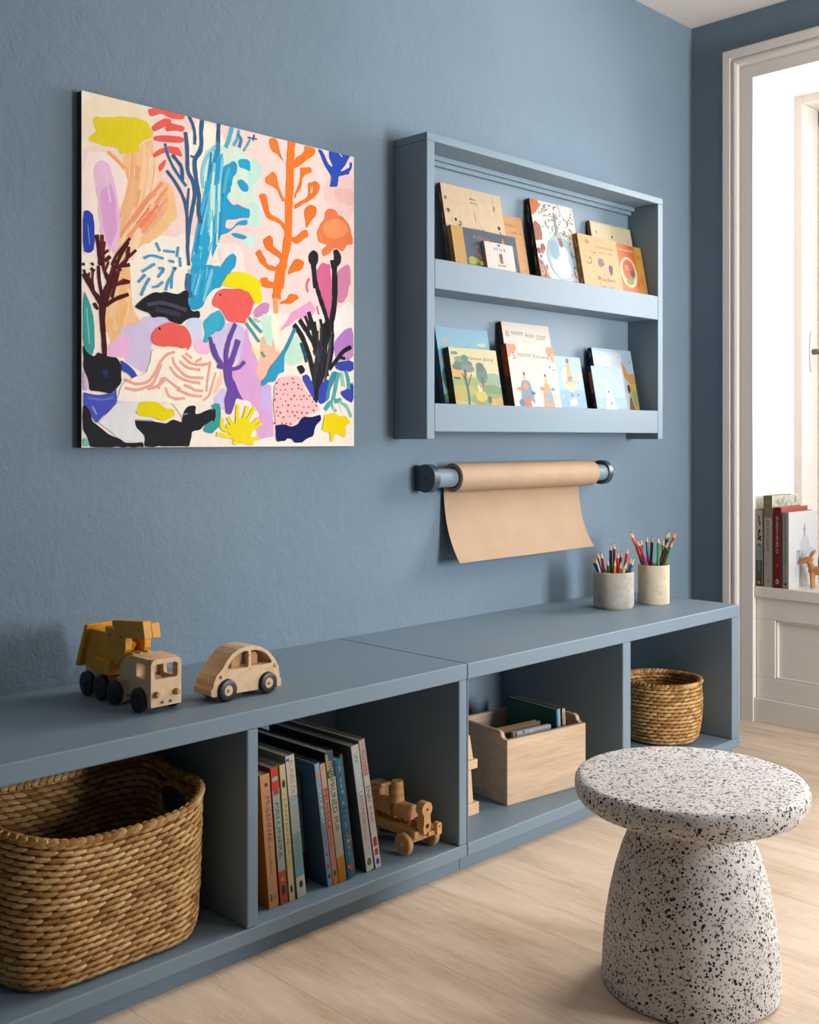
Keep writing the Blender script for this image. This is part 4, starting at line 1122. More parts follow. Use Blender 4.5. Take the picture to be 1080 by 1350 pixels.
def wicker(name, label, loc, hx, hy, rad, rows, H, pitch, thick, flare, hole=None, rot=0, seed=3, bulge=0.0):
    rng = random.Random(seed); at, tot = rrect(hx, hy, rad)
    t = thing(name, label, 'basket', loc, (0, 0, rot))
    def pos(s, z, zmax):
        x, y, nx, ny = at(s); f = z/zmax; k = 1-flare*(1-f)**2+bulge*math.sin(math.pi*min(1, f*1.05))-bulge*.5
        if f < .12: k -= .05*(1-f/.12)**2
        return Vector((x*k, y*k, z)), Vector((nx, ny, 0)), Vector((-ny, nx, 0))
    n = int(round(tot/pitch)); step = tot/n
    def inhole(s, z):
        if not hole: return False
        hl, h0, h1 = hole
        for c in (hy-rad, tot/2+hy-rad):
            d = abs((s-c+tot/2) % tot-tot/2); Ht = H(s)
            if d < hl and Ht-h1 < z < Ht-h0: return True
        return False
    w = MB()
    for r in range(rows):
        for i in range(n):
            s = (i+.5*(r % 2)+rng.uniform(-.06, .06))*step; Ht = H(s); z = thick*1.2+(Ht-thick*2.2)*r/(rows-1)
            if inhole(s, z): continue
            p, nn, tt = pos(s, z, Ht); p2, _, _ = pos(s+step*.3, thick*1.2+(H(s+step*.3)-thick*2.2)*r/(rows-1), Ht)
            dz = (p2-p); dz.normalize()
            hz = (Ht-thick*2.2)/(rows-1)
            ax = (dz+Vector((0, 0, .11))).normalized()*step*rng.uniform(.62, .72)
            w.ell(p+nn*rng.uniform(-.0006, .0006), ax, nn*thick*rng.uniform(.9, 1.1), Vector((0, 0, 1))*hz*.43*rng.uniform(.9, 1.08), 7, 6, 0, rng.choice(STRAW), .75)
    w.build('weave', M_WICKER, t)
    lin_ = MB(); m = 96; k = 14                                # thin dark lining between the strands
    vs = []; fs = []
    for j in range(k+1):
        for i in range(m):
            s = tot*i/m; p, nn, tt = pos(s, .003+(H(s)-.006)*j/k, H(s)); vs.append(p-nn*.0005)
    for j in range(k):
        for i in range(m):
            s = tot*(i+.5)/m; z = H(s)*(j+.5)/k
            if inhole(s, z) : continue
            fs.append((j*m+i, j*m+(i+1) % m, (j+1)*m+(i+1) % m, (j+1)*m+i))
    fs.append(tuple(reversed(range(m))))
    lin_.add(vs, fs, 0, '6b4a28'); lin_.build('stakes', M_WICKER, t)
    rim = MB(); nr = int(tot/(pitch*.62))                      # plaited rim
    for i in range(nr):
        for half in (0, 1):
            s = tot*(i+.5*half)/nr; Ht = H(s); p, nn, tt = pos(s, Ht, Ht); q, _, _ = pos(s+pitch*.25, H(s+pitch*.25), H(s+pitch*.25))
            d = (q-p).normalized()
            side = nn*(.5 if half else -.5)
            ax = (d+side*.7+Vector((0, 0, .35 if half else -.1))).normalized()*pitch*.56
            rim.ell(p+nn*(.0022 if half else -.0022)+Vector((0, 0, .0005)), ax, nn*thick*1.15, Vector((0, 0, 1))*thick*1.25, 7, 6, 0, rng.choice(STRAW), .8)
    rim.build('rim', M_WICKER, t)
    if hole:
        hl, h0, h1 = hole
        for c in (hy-rad, tot/2+hy-rad):
            hb = MB()
            for i in range(30):
                a = 2*math.pi*i/30; s = c+(hl+.004)*math.cos(a); Ht = H(c); zc = Ht-(h0+h1)/2
                p, nn, tt = pos(s, zc+((h1-h0)/2+.004)*math.sin(a), Ht)
                d = tt*(-math.sin(a))+Vector((0, 0, math.cos(a)*.6)); d.normalize()
                hb.ell(p, (d+nn*.35).normalized()*.0105, nn*.0065, d.cross(nn)*.0055, 7, 6, 0, rng.choice(STRAW), .8)
            hb.build('handle_hole_edge', M_WICKER, t)
    return t
hx, hy, rad = .186, .146, .092
_at, _tot = rrect(hx, hy, rad)
def Hbig(s):
    x, y, nx, ny = _at(s); return .229+.026*max(0, min(1, (abs(x)-.02)/(.166)))**2+.020*max(0, min(1, y/.10))
wicker('storage_basket', 'large rectangular seagrass basket with handle holes in the bench cubby', (.957, -.262, .0685), hx, hy, rad, 22, Hbig, .0235, .0054, .05, (.052, .026, .082), 0, 5)
wicker('round_basket', 'small round seagrass basket in the right end cubby of the bench', (2.826, -.262, .0685), .116, .116, .1159, 16, lambda s: .171, .0205, .0050, .10, None, 0, 9, .05)

# ------------------------------------------------------------------ books
_glyph = {}
def glyph(txt):
    """flat lettering outline turned into triangles, normalised to unit width and unit height about its centre"""
    if txt not in _glyph:
        cu = bpy.data.curves.new('lettering', 'FONT'); cu.body = txt; cu.resolution_u = 2
        o = bpy.data.objects.new('lettering', cu); COL.objects.link(o)
        bpy.context.view_layer.update(); me = bpy.data.meshes.new_from_object(o.evaluated_get(bpy.context.evaluated_depsgraph_get()))
        v = [(p.co.x, p.co.y) for p in me.vertices]; f = [tuple(p.vertices) for p in me.polygons]
        bpy.data.objects.remove(o); bpy.data.curves.remove(cu); bpy.data.meshes.remove(me)
        x0, x1 = min(a for a, b in v), max(a for a, b in v); y0, y1 = min(b for a, b in v), max(b for a, b in v)
        _glyph[txt] = ([((a-(x0+x1)/2)/(x1-x0), (b-(y0+y1)/2)/(y1-y0)) for a, b in v], f)
    return _glyph[txt]
def art(mb, items, P, W, H):
    """printed shapes on a flat face: P(u, v, layer) gives the point; u, v run 0..1"""
    k = 0
    for it in items:
        k += 1; kind, col = it[0], it[1]
        if kind == 'r':
            _, _, a, b, c, d = it; mb.add([P(a, b, k), P(c, b, k), P(c, d, k), P(a, d, k)], [(0, 1, 2, 3)], 0, col)
        elif kind == 'e':
            _, _, cu, cv, ru, rv = it; n = 20
            pts = [P(min(1, max(0, cu+ru*math.cos(2*math.pi*i/n))), min(1, max(0, cv+rv*math.sin(2*math.pi*i/n))), k) for i in range(n)]
            mb.add(pts, [tuple(range(n))], 0, col)
        elif kind == 'p':
            q = it[2]; pts = [(q[i], q[i+1]) for i in range(0, len(q), 2)]
            tri = tessellate_polygon([[Vector((a, b, 0)) for a, b in pts]])
            mb.add([P(a, b, k) for a, b in pts], [tuple(t) for t in tri], 0, col)
        elif kind == 'l':
            _, _, w, q = it; pts = [(q[i]*W, q[i+1]*H) for i in range(0, len(q), 2)]
            L, Rr = ribbon(pts, w); n = len(L); cl = lambda a: min(1, max(0, a))
            mb.add([P(cl(a/W), cl(b/H), k) for a, b in L+Rr], [(i, i+1, n+i+1, n+i) for i in range(n-1)], 0, col)
        elif kind == 't':
            _, _, txt, cu, cv, wu, hv = it[:7]; gv, gf = glyph(txt); turn = len(it) > 7
            if turn: pts = [P(cu+b*wu, cv-a*hv, k) for a, b in gv]      # reads downwards
            else: pts = [P(cu+a*wu, cv+b*hv, k) for a, b in gv]
            mb.add(pts, gf, 0, col)
def scatter(seed, cols, n, u0, v0, u1, v1, r0, r1, asp=1.0):
    g = random.Random(seed); return [('e', g.choice(cols), g.uniform(u0, u1), g.uniform(v0, v1), (q := g.uniform(r0, r1)), q*asp*g.uniform(.6, 1.4)) for _ in range(n)]
def leaves(seed, cols, n, u0, v0, u1, v1, w, ln=.06):
    """little pointed leaves strewn over a cover; w is their half width, ln their half length (parts of the cover)"""
    g = random.Random(seed); out = []; cl = lambda t: min(1, max(0, t))
    for _ in range(n):
        a, b, an = g.uniform(u0, u1), g.uniform(v0, v1), g.uniform(0, 6.3); k = ln*g.uniform(.6, 1.2); q = []
        for s, t in ((-1, 0), (-.4, .9), (.2, 1), (1, 0), (.2, -1), (-.4, -.9)):
            q += [cl(a+k*s*math.cos(an)-w*t*math.sin(an)), cl(b+.7*(k*s*math.sin(an)+w*t*math.cos(an)))]
        out.append(('p', g.choice(cols), q))
    return out
def book(label, loc, rot, w, h, t, cover, front=(), spine=None, spine_art=(), group=None, back=None, name='picture_book', pages=None):
    b = thing(name, label, 'book', loc, rot, group); bd = .0018; s = spine or cover; bk = back or s
    mb = MB(); ov = .0015
    mb.box(.0008, 0, 0, w, bd, h, 0, cover); mb.box(.0008, t-bd, 0, w, t, h, 0, bk); mb.box(0, .0003, 0, bd, t-.0003, h, 0, s)
    art(mb, front, lambda u, v, k: (.0008+u*(w-.0008), -.00005-.000008*k, v*h), w, h)
    art(mb, spine_art, lambda u, v, k: (-.00005-.000008*k, .0003+(1-u)*(t-.0006), v*h), t, h)
    mb.build('cover', M_COVER, b)
    MB().box(bd, bd, ov*1.6, w-.003, t-bd, h-ov*1.6).build('pages', pages or M_PAGES, b)
    return b
INK = '3a2f2a'
LEAN = R(10.8)
def raise_art(items, v0):
    """print the picture on the part of the cover that shows above the rail (v0 of the height is behind it)"""
    f = lambda v: v0+(1-v0)*v; k = 1-v0; out = []
    for it in items:
        it = list(it)
        if it[0] == 'r': it[3], it[5] = f(it[3]), f(it[5])
        elif it[0] == 'e': it[3], it[5] = f(it[3]), it[5]*k
        elif it[0] == 'p': it[2] = [f(q) if i % 2 else q for i, q in enumerate(it[2])]
        elif it[0] == 'l': it[3] = [f(q) if i % 2 else q for i, q in enumerate(it[3])]
        elif it[0] == 't': it[4], it[6] = f(it[4]), it[6]*k
        out.append(tuple(it))
    return out
def ledge_book(label, x, yb, zf, w, h, t, cover, front, *a, lift=False, **k):
    if lift: front = raise_art(front, .050/h)
    return book(label, (x, yb, zf+t*math.sin(LEAN)+.0006), (-LEAN, 0, 0), w, h, t, cover, front, *a, **k)
G1 = 'picture books on the upper ledge'; G2 = 'picture books on the lower ledge'
# upper ledge
ledge_book('tall cream picture book with acorns, leftmost on the upper ledge', 2.118, -.0805, U0, .246, .288, .0135, 'e2c8a6',
    scatter(2, ['dfc4a1', 'e5cdad', 'e0c5a2'], 60, .05, .3, .97, .97, .01, .035)+[('e', '8f4a22', .07, .74, .025, .022), ('e', 'b0602c', .05, .86, .02, .018), ('e', '3a2a22', .17, .66, .02, .018), ('l', '3a2a22', .003, [.2, .62, .24, .60, .25, .64, .22, .65]),
    ('e', '4a3226', .90, .66, .025, .02), ('l', '3a2a22', .003, [.86, .58, .9, .56, .93, .6, .9, .62]), ('t', '6b4f3a', 'AU', .5, .90, .10, .022), ('t', '8a6c50', 'nc', .52, .86, .12, .016), ('l', '8a6c50', .0012, [.5, .78, .51, .66]), ('t', INK, 'OARL', .56, .6, .24, .02), ('e', 'b0814f', .86, .85, .012, .03)],
    '6e3a22', leaves(5, ['d8b48c', '2f2622', 'a8572c'], 16, .2, .05, .8, .95, .05, .12), G1, 'c9a984')
ledge_book('short landscape book with yellow band and slate blue cover', 2.119, -.0955, U0, .268, .168, .0125, '465a6c',
    [('r', 'cf9f52', 0, 0, .17, 1), ('r', 'd8ab62', 0, 0, .02, 1), ('t', 'c2763a', 'A Mvrcy', .44, .80, .26, .12), ('e', 'b2562c', .36, .58, .03, .04), ('p', 'd98a34', [.74, .66, .78, .92, .82, .7, .88, .5, .8, .46]), ('e', 'e0a85a', .70, .62, .03, .06), ('p', '2f4138', [.8, .0, .78, .5, .86, .8, .92, .6, 1, .3, 1, 0]),
     ('e', '8a9a34', .3, .16, .1, .15), ('e', 'b8b13a', .26, .24, .06, .09), ('e', '55702e', .38, .1, .09, .12), ('p', 'b5562e', [.33, .5, .44, .3, .46, .2, .38, .3]), ('e', 'd6c44a', .40, .2, .03, .05), ('e', '24332d', .5, .05, .12, .1)],
    'b98a44', [('t', '6b4a22', 'ALDER', .5, .5, .5, .4, 1)], G1, '3c4c5a', lift=True)
ledge_book('plain orange tan book behind the small white one', 2.312, -.0650, U0, .156, .241, .011, 'd69f63',
    [('p', '23303c', [.30, .72, .44, .70, .58, .56, .66, .40, .68, .22, .60, .10, .4, .08, .3, .1]), ('e', 'e0a070', .50, .58, .05, .025), ('e', 'c9c4ba', .5, .64, .03, .02), ('p', '16202a', [.5, .3, .62, .3, .68, .2, .56, .16]), ('t', '7a5430', 'nua s', .66, .88, .3, .03), ('t', '7a5430', 'ulh s', .78, .80, .3, .03), ('e', 'c98f55', .8, .05, .15, .03)],
    'a8713c', (), G1)
ledge_book('small off-white book with a little brown lighthouse', 2.2325, -.1076, U0, .121, .137, .0112, 'e3dcd4',
    [('t', '4a4440', 'AV U B', .5, .80, .42, .11), ('e', '5a4a40', .5, .93, .05, .035), ('r', '9a6a4a', .46, .34, .58, .66), ('r', '6a4030', .48, .5, .56, .62), ('r', 'c48c66', .36, .24, .66, .29), ('e', 'b9b2aa', .15, .55, .02, .02), ('e', 'b9b2aa', .85, .4, .02, .02)],
    'c9bfae', [('l', '8a7a60', .002, [.5, .1, .5, .9])], G1, lift=True)
ledge_book('tall white book with pale blue gown and bright flowers', 2.497, -.0825, U0, .208, .305, .0165, 'ebe4de',
    [('p', 'd9794c', [0, 1, .18, 1, .2, .94, .1, .84, .02, .8, 0, .82]), ('p', 'a46a50', [0, .7, .06, .74, .15, .7, .18, .6, .16, .52, .04, .5, 0, .5]), ('p', 'b98166', [0, .3, .1, .26, .16, .14, .26, .04, .2, 0, 0, 0])]
    +leaves(8, ['3f7f86', '2f6a72', '6b9a6a', '7fb0b4', 'c96a4a'], 70, .15, .60, .97, .97, .013, .038)+scatter(12, ['d9694a', 'e0a04a', 'd4574a', 'e6b86a'], 26, .15, .60, .97, .96, .008, .02, .7)
    +[('p', 'ebe4de', [.62, 1, .7, .86, .8, .82, .88, .86, .95, .97, .9, 1])]
    +[('e', 'a9c4d3', .55, .34, .33, .27), ('p', '7fa0b4', [.5, .88, .53, .88, .56, .66, .62, .6, .44, .6, .5, .66]), ('e', 'c9dbe4', .55, .28, .26, .2), ('e', '8fb0c2', .4, .42, .12, .12), ('e', 'eef1f2', .56, .24, .17, .12), ('e', 'dfe8ec', .62, .4, .1, .08), ('e', 'd9b08f', .55, .62, .035, .03), ('p', '9a5a48', [.52, .58, .6, .58, .64, .5, .58, .46, .54, .5]), ('l', '4a5a66', .0015, [.3, .83, .53, .83]), ('l', 'c3d6e0', .006, [.35, .2, .45, .1, .5, .05]), ('l', 'dfe9ee', .006, [.62, .22, .7, .12, .76, .06])]
    +leaves(9, ['b8694a', '3f7f86', 'd9b08f'], 30, .80, .02, .98, .55, .013, .035)+scatter(31, ['c97a5a', '5f8f94', 'e0b890', '9a5a48'], 16, .04, .04, .2, .5, .02, .05, .7),
    '33201c', leaves(7, ['d97a4a', 'e0c8a8', '9a3a2a', '4a7a80'], 30, .15, .03, .85, .97, .05, .12), G1, '2a1c1a', lift=True)
ledge_book('golden tan book with hedgehog drawings in front of cream book', 2.682, -.102, U0, .203, .222, .018, 'd9b078',
    scatter(3, ['d6ab72', 'dcb47e'], 30, .05, .05, .95, .95, .02, .05)+[('l', '5a4630', .003, [.18, .88, .22, .84, .26, .87, .23, .91, .19, .89]), ('l', '6a5438', .003, [.14, .5, .22, .46, .27, .52, .26, .6, .2, .56]), ('l', '6a5438', .002, [.28, .72, .36, .66, .42, .72]), ('t', '8a6a42', 'Lucnue', .66, .82, .42, .06), ('t', '8a6a42', 'nu ub', .68, .72, .36, .04),
     ('p', '7a6860', [.42, .5, .46, .6, .56, .6, .6, .5, .56, .44, .46, .44]), ('p', 'd9a48a', [.5, .44, .6, .5, .7, .42, .66, .28, .54, .26]), ('e', '4a3a30', .74, .42, .05, .09), ('l', '4a3a30', .003, [.7, .3, .78, .36, .8, .5]), ('t', '5a4636', 'Rudec', .6, .22, .46, .08), ('l', '5a4636', .002, [.4, .16, .44, .06, .52, .1, .6, .02, .7, .1, .76, .03])],
    'b98a4e', leaves(17, ['3a2a20', 'e8d2a8', '8a4a2a'], 14, .2, .05, .8, .95, .05, .12), G1, lift=True)
ledge_book('wide cream book with faint birds behind the orange one', 2.80, -.0745, U0, .224, .284, .012, 'e3cfa8',
    [('e', 'b98a5a', .10, .86, .03, .02), ('r', 'ead9b6', .02, .02, .98, .98), ('e', 'c08a5a', .12, .88, .02, .02), ('e', '3a3430', .50, .86, .02, .016), ('p', '6a7480', [.44, .78, .5, .78, .54, .68, .56, .6, .46, .62]), ('e', '8a6a50', .52, .72, .03, .03), ('t', '4a4038', 'mAnal', .7, .60, .42, .06), ('e', '4a4038', .82, .62, .04, .03), ('e', 'c9a878', .9, .84, .02, .015)],
    'a8885c', (), G1)
ledge_book('orange book with round emblem and yellow side band', 2.8885, -.098, U0, .142, .218, .016, 'd9703a',
    [('r', 'd9a048', .72, 0, 1, 1), ('e', 'c98a3a', .86, .8, .1, .04), ('e', 'd08f40', .84, .35, .08, .1), ('t', 'f1dcc0', 'Um undnam', .36, .90, .6, .05), ('e', 'e6d2a0', .36, .46, .33, .30), ('e', 'd0cf9a', .36, .46, .29, .26), ('e', 'cf5a40', .36, .50, .24, .21), ('e', '5a4a44', .5, .44, .09, .07), ('e', '8a9a4a', .34, .28, .15, .07), ('l', 'a83a2a', .003, [.3, .66, .34, .44]), ('e', 'e08a5a', .3, .55, .07, .06)],
    'b85a2c', (), G1, lift=True)
# lower ledge
ledge_book('sky blue book standing at the back left of the lower ledge', 2.094, -.079, L0, .212, .264, .014, '86b8cf',
    [('t', '5f93a8', 'ondl', .46, .80, .26, .03), ('e', 'e0a080', .16, .86, .05, .02), ('e', 'c9d4a8', .85, .84, .09, .02)]+scatter(5, ['c99a72', 'd9a88a', '8a6a52', 'e6cfae'], 14, .05, .62, .95, .70, .03, .06, .5)+scatter(6, ['c96a34', '3f6a74', '7a9a4a'], 20, .02, .05, .3, .5, .03, .08),
    '274e5e', leaves(3, ['d9843a', '16323c', '7fb0c0'], 22, .2, .05, .8, .95, .003, .25), G2, '2b4a58')
ledge_book('meadow landscape book with a dark tree trunk, pale green cover', 2.112, -.1005, L0, .193, .206, .019, 'd9cfa0',
    [('r', 'c7c37c', 0, 0, 1, .52), ('e', 'd9ab56', .12, .55, .2, .10), ('e', '8fae92', .86, .46, .2, .12), ('e', '9aab5e', .4, .34, .5, .14), ('e', '6f8f5c', .78, .26, .3, .11), ('e', 'b4b456', .2, .2, .3, .14), ('e', '8aa060', .7, .1, .4, .12), ('e', '5b7a6c', .62, .55, .12, .17), ('e', '4d6b60', .60, .68, .09, .08), ('r', '4a5a58', .60, .34, .64, .5), ('e', '5f7f72', .26, .72, .19, .08), ('e', '54756a', .14, .66, .12, .06), ('e', '6a8a7a', .34, .64, .14, .07), ('e', '7d9a86', .20, .80, .12, .05), ('e', '5a786c', .3, .82, .07, .06), ('e', '6e8a78', .1, .9, .07, .03),
     ('l', '4f4560', .009, [.27, 0, .29, .2, .26, .45, .28, .62]), ('l', '4f4560', .004, [.28, .3, .36, .46, .4, .55]), ('l', '4f4560', .004, [.27, .4, .2, .55]), ('t', '4a5a48', 'Gnuu Jucy', .64, .82, .56, .075), ('e', 'd9c04a', .55, .16, .12, .1), ('e', 'e6d8b0', .54, .30, .05, .06), ('e', 'd88a7a', .56, .33, .025, .035), ('e', 'e0b04a', .8, .06, .09, .06), ('e', '5a4a5a', .72, .1, .04, .07), ('e', 'cf9f3c', .92, .08, .08, .07), ('e', 'e2a03c', .06, .14, .05, .07), ('r', '3f5a64', .02, .44, .16, .48)],
    '3f3324', leaves(4, ['d9b04a', '6a8a5a', '1f2a24'], 24, .2, .05, .8, .95, .003, .25), G2, lift=True)
ledge_book('tall white book lettered at its top behind cream one', 2.370, -.0812, L0, .217, .298, .0165, 'e9ddd0',
    [('t', 'c8663a', 'B', .10, .885, .07, .06), ('t', '4f6a62', 'noom', .30, .895, .24, .035), ('t', '4f6a62', 'Acoir', .56, .89, .20, .05), ('t', '6a8a7e', 'coor', .80, .875, .22, .045), ('l', 'b9a894', .001, [.4, .82, .6, .815]), ('e', '4a3a34', .56, .76, .03, .02)],
    '4a3a30', leaves(15, ['d9c8b0', '8a5a3a', '2a2422'], 24, .2, .05, .8, .95, .003, .25), G2, 'c9b8a0')
ledge_book('cream fairy tale book with orange corners and two dancers', 2.350, -.1035, L0, .214, .230, .0205, 'ecdfcd',
    [('e', 'dd9060', .06, .95, .14, .10), ('e', 'e0a078', .02, .86, .06, .08), ('e', 'dd9060', .97, .93, .14, .13), ('e', 'e3a884', .97, .82, .07, .08), ('t', 'b0563a', 'S', .13, .815, .08, .11), ('t', '5a4e48', 'nonnon', .35, .83, .30, .06), ('t', '5a4e48', 'Einnae', .68, .83, .28, .065), ('l', 'b9a894', .001, [.4, .71, .62, .705]), ('l', 'c9b8a4', .001, [.5, .66, .5, .5]),
     ('p', '6f8fae', [.16, .06, .17, .3, .22, .42, .3, .44, .38, .4, .42, .24, .44, .04, .36, .1, .3, .02, .24, .1]), ('e', 'd98a5a', .28, .33, .05, .06), ('e', 'e6b48c', .28, .46, .03, .05), ('e', '5a3226', .28, .53, .022, .03), ('e', 'd9794a', .15, .28, .06, .03), ('e', '3f5a80', .42, .22, .05, .03), ('p', 'c9673c', [.2, 0, .24, .14, .3, .18, .34, .12, .36, 0]), ('e', '54748f', .16, .06, .06, .06),
     ('p', 'dc9a62', [.62, .0, .64, .26, .7, .4, .78, .38, .84, .22, .86, 0]), ('e', '7fa6c4', .75, .16, .07, .1), ('e', 'e6b890', .74, .44, .035, .05), ('e', '7a3a2c', .73, .52, .025, .028), ('e', 'd9794a', .63, .30, .05, .03), ('e', '5f86a8', .86, .3, .04, .03), ('e', 'b9a084', .9, .5, .015, .012), ('e', 'b9a084', .94, .36, .015, .012)]+scatter(9, ['c98a5a', '6f8fae', 'b06a4a'], 16, .84, .6, .98, .9, .01, .022, .8),
    'b8501f', [('r', 'a84a1c', .05, .62, .95, 1), ('r', '3a3a34', .05, .0, .95, .6)]+leaves(25, ['d98a3a', '2a2422', '8aa070'], 22, .2, .05, .8, .6, .003, .25), G2, lift=True)
ledge_book('small pale blue book with a gold robed figure', 2.5735, -.0955, L0, .128, .209, .012, 'a9c8dd',
    [('r', '8db6d6', 0, 0, 1, .36), ('e', 'c9dcea', .4, .6, .25, .2), ('p', 'd9b26a', [.3, .36, .42, .84, .54, .84, .68, .36]), ('e', 'e9d6a0', .48, .42, .18, .1), ('r', '8f8a84', .42, .52, .58, .62), ('e', 'd9a87a', .48, .82, .08, .06), ('e', '7a5a34', .48, .92, .06, .05), ('e', 'e0c8b0', .85, .6, .1, .12), ('e', 'd9b89a', .82, .85, .06, .05), ('r', 'eef0f2', .36, .06, .64, .2), ('e', '5a4a5a', .48, .26, .03, .03), ('e', '3f4a6a', .72, .27, .03, .02)]+scatter(21, ['e9c8a0', '6f9ac0', 'f0f2f4'], 14, .05, .05, .95, .95, .02, .04, .6),
    '5f86a8', (), G2, lift=True)
ledge_book('pale blue and white book with golden ship, at the back right', 2.793, -.080, L0, .215, .248, .015, 'b4cbdd',
    [('r', 'cfdbe6', 0, .45, .72, .95), ('e', 'd9e3ec', .4, .75, .3, .15), ('p', 'cf9a4c', [.72, .55, .7, .82, .78, .72, .84, .6, .98, .62, 1, .4, .86, .44]), ('p', 'c9b04c', [.8, .42, 1, .46, 1, 0, .86, 0, .8, .2]), ('p', '8fa87a', [.86, .3, .98, .34, .98, .1, .9, .06]), ('e', '5a3a34', .8, .36, .04, .07), ('p', '8a4a52', [.74, 0, .78, .2, .82, .24, .88, 0]), ('l', 'e0a070', .003, [.76, .3, .86, .26, .9, .06]), ('l', 'e6d3b0', .002, [.5, .84, .5, .6]), ('t', 'e4d6c4', 'llubu', .48, .58, .3, .04), ('e', 'b9a060', .92, .8, .02, .02)],
    '1f3446', leaves(35, ['6f9ac0', 'c9d6e0', '0f2030'], 20, .2, .05, .8, .95, .05, .12), G2, '26394a', lift=True)
ledge_book('pale blue book with white tower, foremost at the right', 2.7435, -.1015, L0, .164, .186, .014, 'a4c2d9',
    [('r', 'b0cadf', .02, .3, .98, .98), ('t', 'd9c0b4', 'lliunuuo', .42, .84, .6, .05), ('e', 'eef2f4', .46, .90, .02, .02), ('t', 'd9c4b8', 'nulu unnu', .5, .62, .6, .045), ('p', 'f1f2f1', [.30, 0, .40, .5, .46, .54, .52, .5, .66, 0]), ('e', '8a6a5a', .46, .42, .03, .03), ('e', 'b0a0a0', .46, .3, .025, .025), ('e', '9ab0d0', .5, .16, .06, .05), ('e', 'c9b8b0', .44, .1, .05, .04)]+scatter(41, ['e4ecf2', 'c9d8e6'], 14, .05, .05, .95, .5, .01, .03, .8),
    '2a2f3e', [('r', 'b8694a', .1, .55, .9, .9), ('r', '7a3a3a', .1, .2, .9, .4)], G2, lift=True)

# row of books in the bench cubby: spines to the room, leaning to the left
G3 = 'books leaning in the bench cubby'
def cubby_book(label, xr, xt, ztop, t, w, cover, spine, sart, back=None, y=-.388):
    th = math.atan2(xr-xt, ztop-.065); h = (ztop-.065)/math.cos(th)-.001
    return book(label, (xr, y, .0656+t*math.sin(th)), (-th, 0, R(90)), w, h, t, cover, (), spine, sart, G3, back)
def bars(seed, cols, n, v0, v1, u0=.3, u1=.7):
    g = random.Random(seed); out = []
    for i in range(n):
        v = v0+(v1-v0)*i/n; out.append(('r', g.choice(cols), g.uniform(u0, .45), v, g.uniform(.55, u1), v+(v1-v0)/n*g.uniform(.35, .75)))
    return out
cubby_book('short thick orange book first from the left in the cubby row', 1.291, 1.268, .322, .0225, .23, 'e0742c', 'e3a56c',
    [('r', 'dca070', .03, .02, .97, .98), ('t', '6a5058', 'MULENNAE', .62, .66, .42, .34, 1), ('t', '8a6a5a', 'NULCO PRDI', .42, .60, .22, .30, 1), ('t', '7a4a3a', 'ornabuc', .52, .36, .3, .22, 1), ('e', '3f4a6a', .6, .92, .18, .015), ('r', '5a4a40', .22, .05, .38, .10), ('t', '5a4a40', 'is', .66, .08, .3, .04)], 'd9702a')
cubby_book('thin book with red top and foot, second in the cubby row', 1.3135, 1.288, .331, .0175, .235, 'b9c4ac', 'aebfae',
    [('r', 'd9482c', 0, .84, 1, 1), ('r', 'c9b8c0', .1, .90, .9, .93), ('r', 'c04a6a', .1, .80, .9, .84), ('r', 'cf5a34', 0, 0, 1, .24), ('t', '4f6a6a', 'PALUNERE', .5, .54, .5, .40, 1), ('e', '2f4a54', .5, .1, .3, .04), ('e', 'e8b04a', .5, .18, .2, .015)], 'a8481f')
cubby_book('thin pale yellow book third in the cubby row', 1.331, 1.3055, .332, .0135, .225, 'dfcc94', 'e2d19c',
    [('e', '4a4434', .5, .86, .3, .03), ('t', '8a7a4a', 'LANTERNE', .5, .58, .45, .34, 1), ('t', '9a8a5a', 'opal rue', .5, .34, .4, .2, 1), ('r', '3a3630', .3, .06, .7, .11)], 'c2ae70')
cubby_book('tall blue and white spined book fourth in the cubby row', 1.3585, 1.3275, .346, .0215, .25, '7fb4c4', '7fb2c2',
    [('r', 'dcd8cc', 0, .72, 1, 1), ('r', 'e2dccf', 0, 0, 1, .145), ('r', 'a9c8cc', .1, .45, .9, .72), ('t', 'c97a3c', 'RUNES OLD', .55, .82, .5, .28, 1), ('t', 'd9924c', 'SUNDARI', .5, .54, .5, .22, 1), ('t', 'b98a3c', 'lodge amora', .5, .33, .5, .24, 1), ('e', '5a3a34', .5, .09, .22, .025), ('r', '3f6a74', .05, .96, .4, .98)], 'a8a070')
cubby_book('low dark grey book set back in the gap of the cubby row', 1.3965, 1.377, .285, .017, .18, '5a5450', '6a625c', [('t', '9a9288', 'noir bil', .5, .6, .4, .4, 1), ('r', '2a2422', 0, 0, 1, .3)], '4a4440', -.345)
cubby_book('grey blue book whose plain side shows beside the gap', 1.4265, 1.3905, .316, .0125, .25, '5a7488', '8aa4b6',
    [('r', '9ab4c4', .1, .78, .9, 1), ('e', 'd9a04a', .5, .9, .3, .02), ('t', 'e0e6ea', 'VALE INU', .5, .66, .5, .28, 1), ('t', '4f5f7a', 'morna dul', .5, .42, .5, .2, 1), ('e', 'c04a4a', .5, .26, .25, .015), ('e', '2f4a64', .5, .08, .25, .02), ('e', 'b0503a', .5, .16, .25, .02)], '546d81')
cubby_book('thin pink book with red lettering in the cubby row', 1.4415, 1.4055, .3125, .0135, .235, 'd9a48c', 'cf8f7c',
    [('r', 'dcae9c', 0, .8, 1, 1), ('t', '9a2f2f', 'MUSEILE', .5, .62, .6, .34, 1), ('t', 'b04a44', 'onreb', .5, .38, .5, .14, 1), ('r', 'd98a4a', 0, 0, 1, .12), ('e', '3f5a5a', .5, .09, .3, .025)], '7a4a3c')
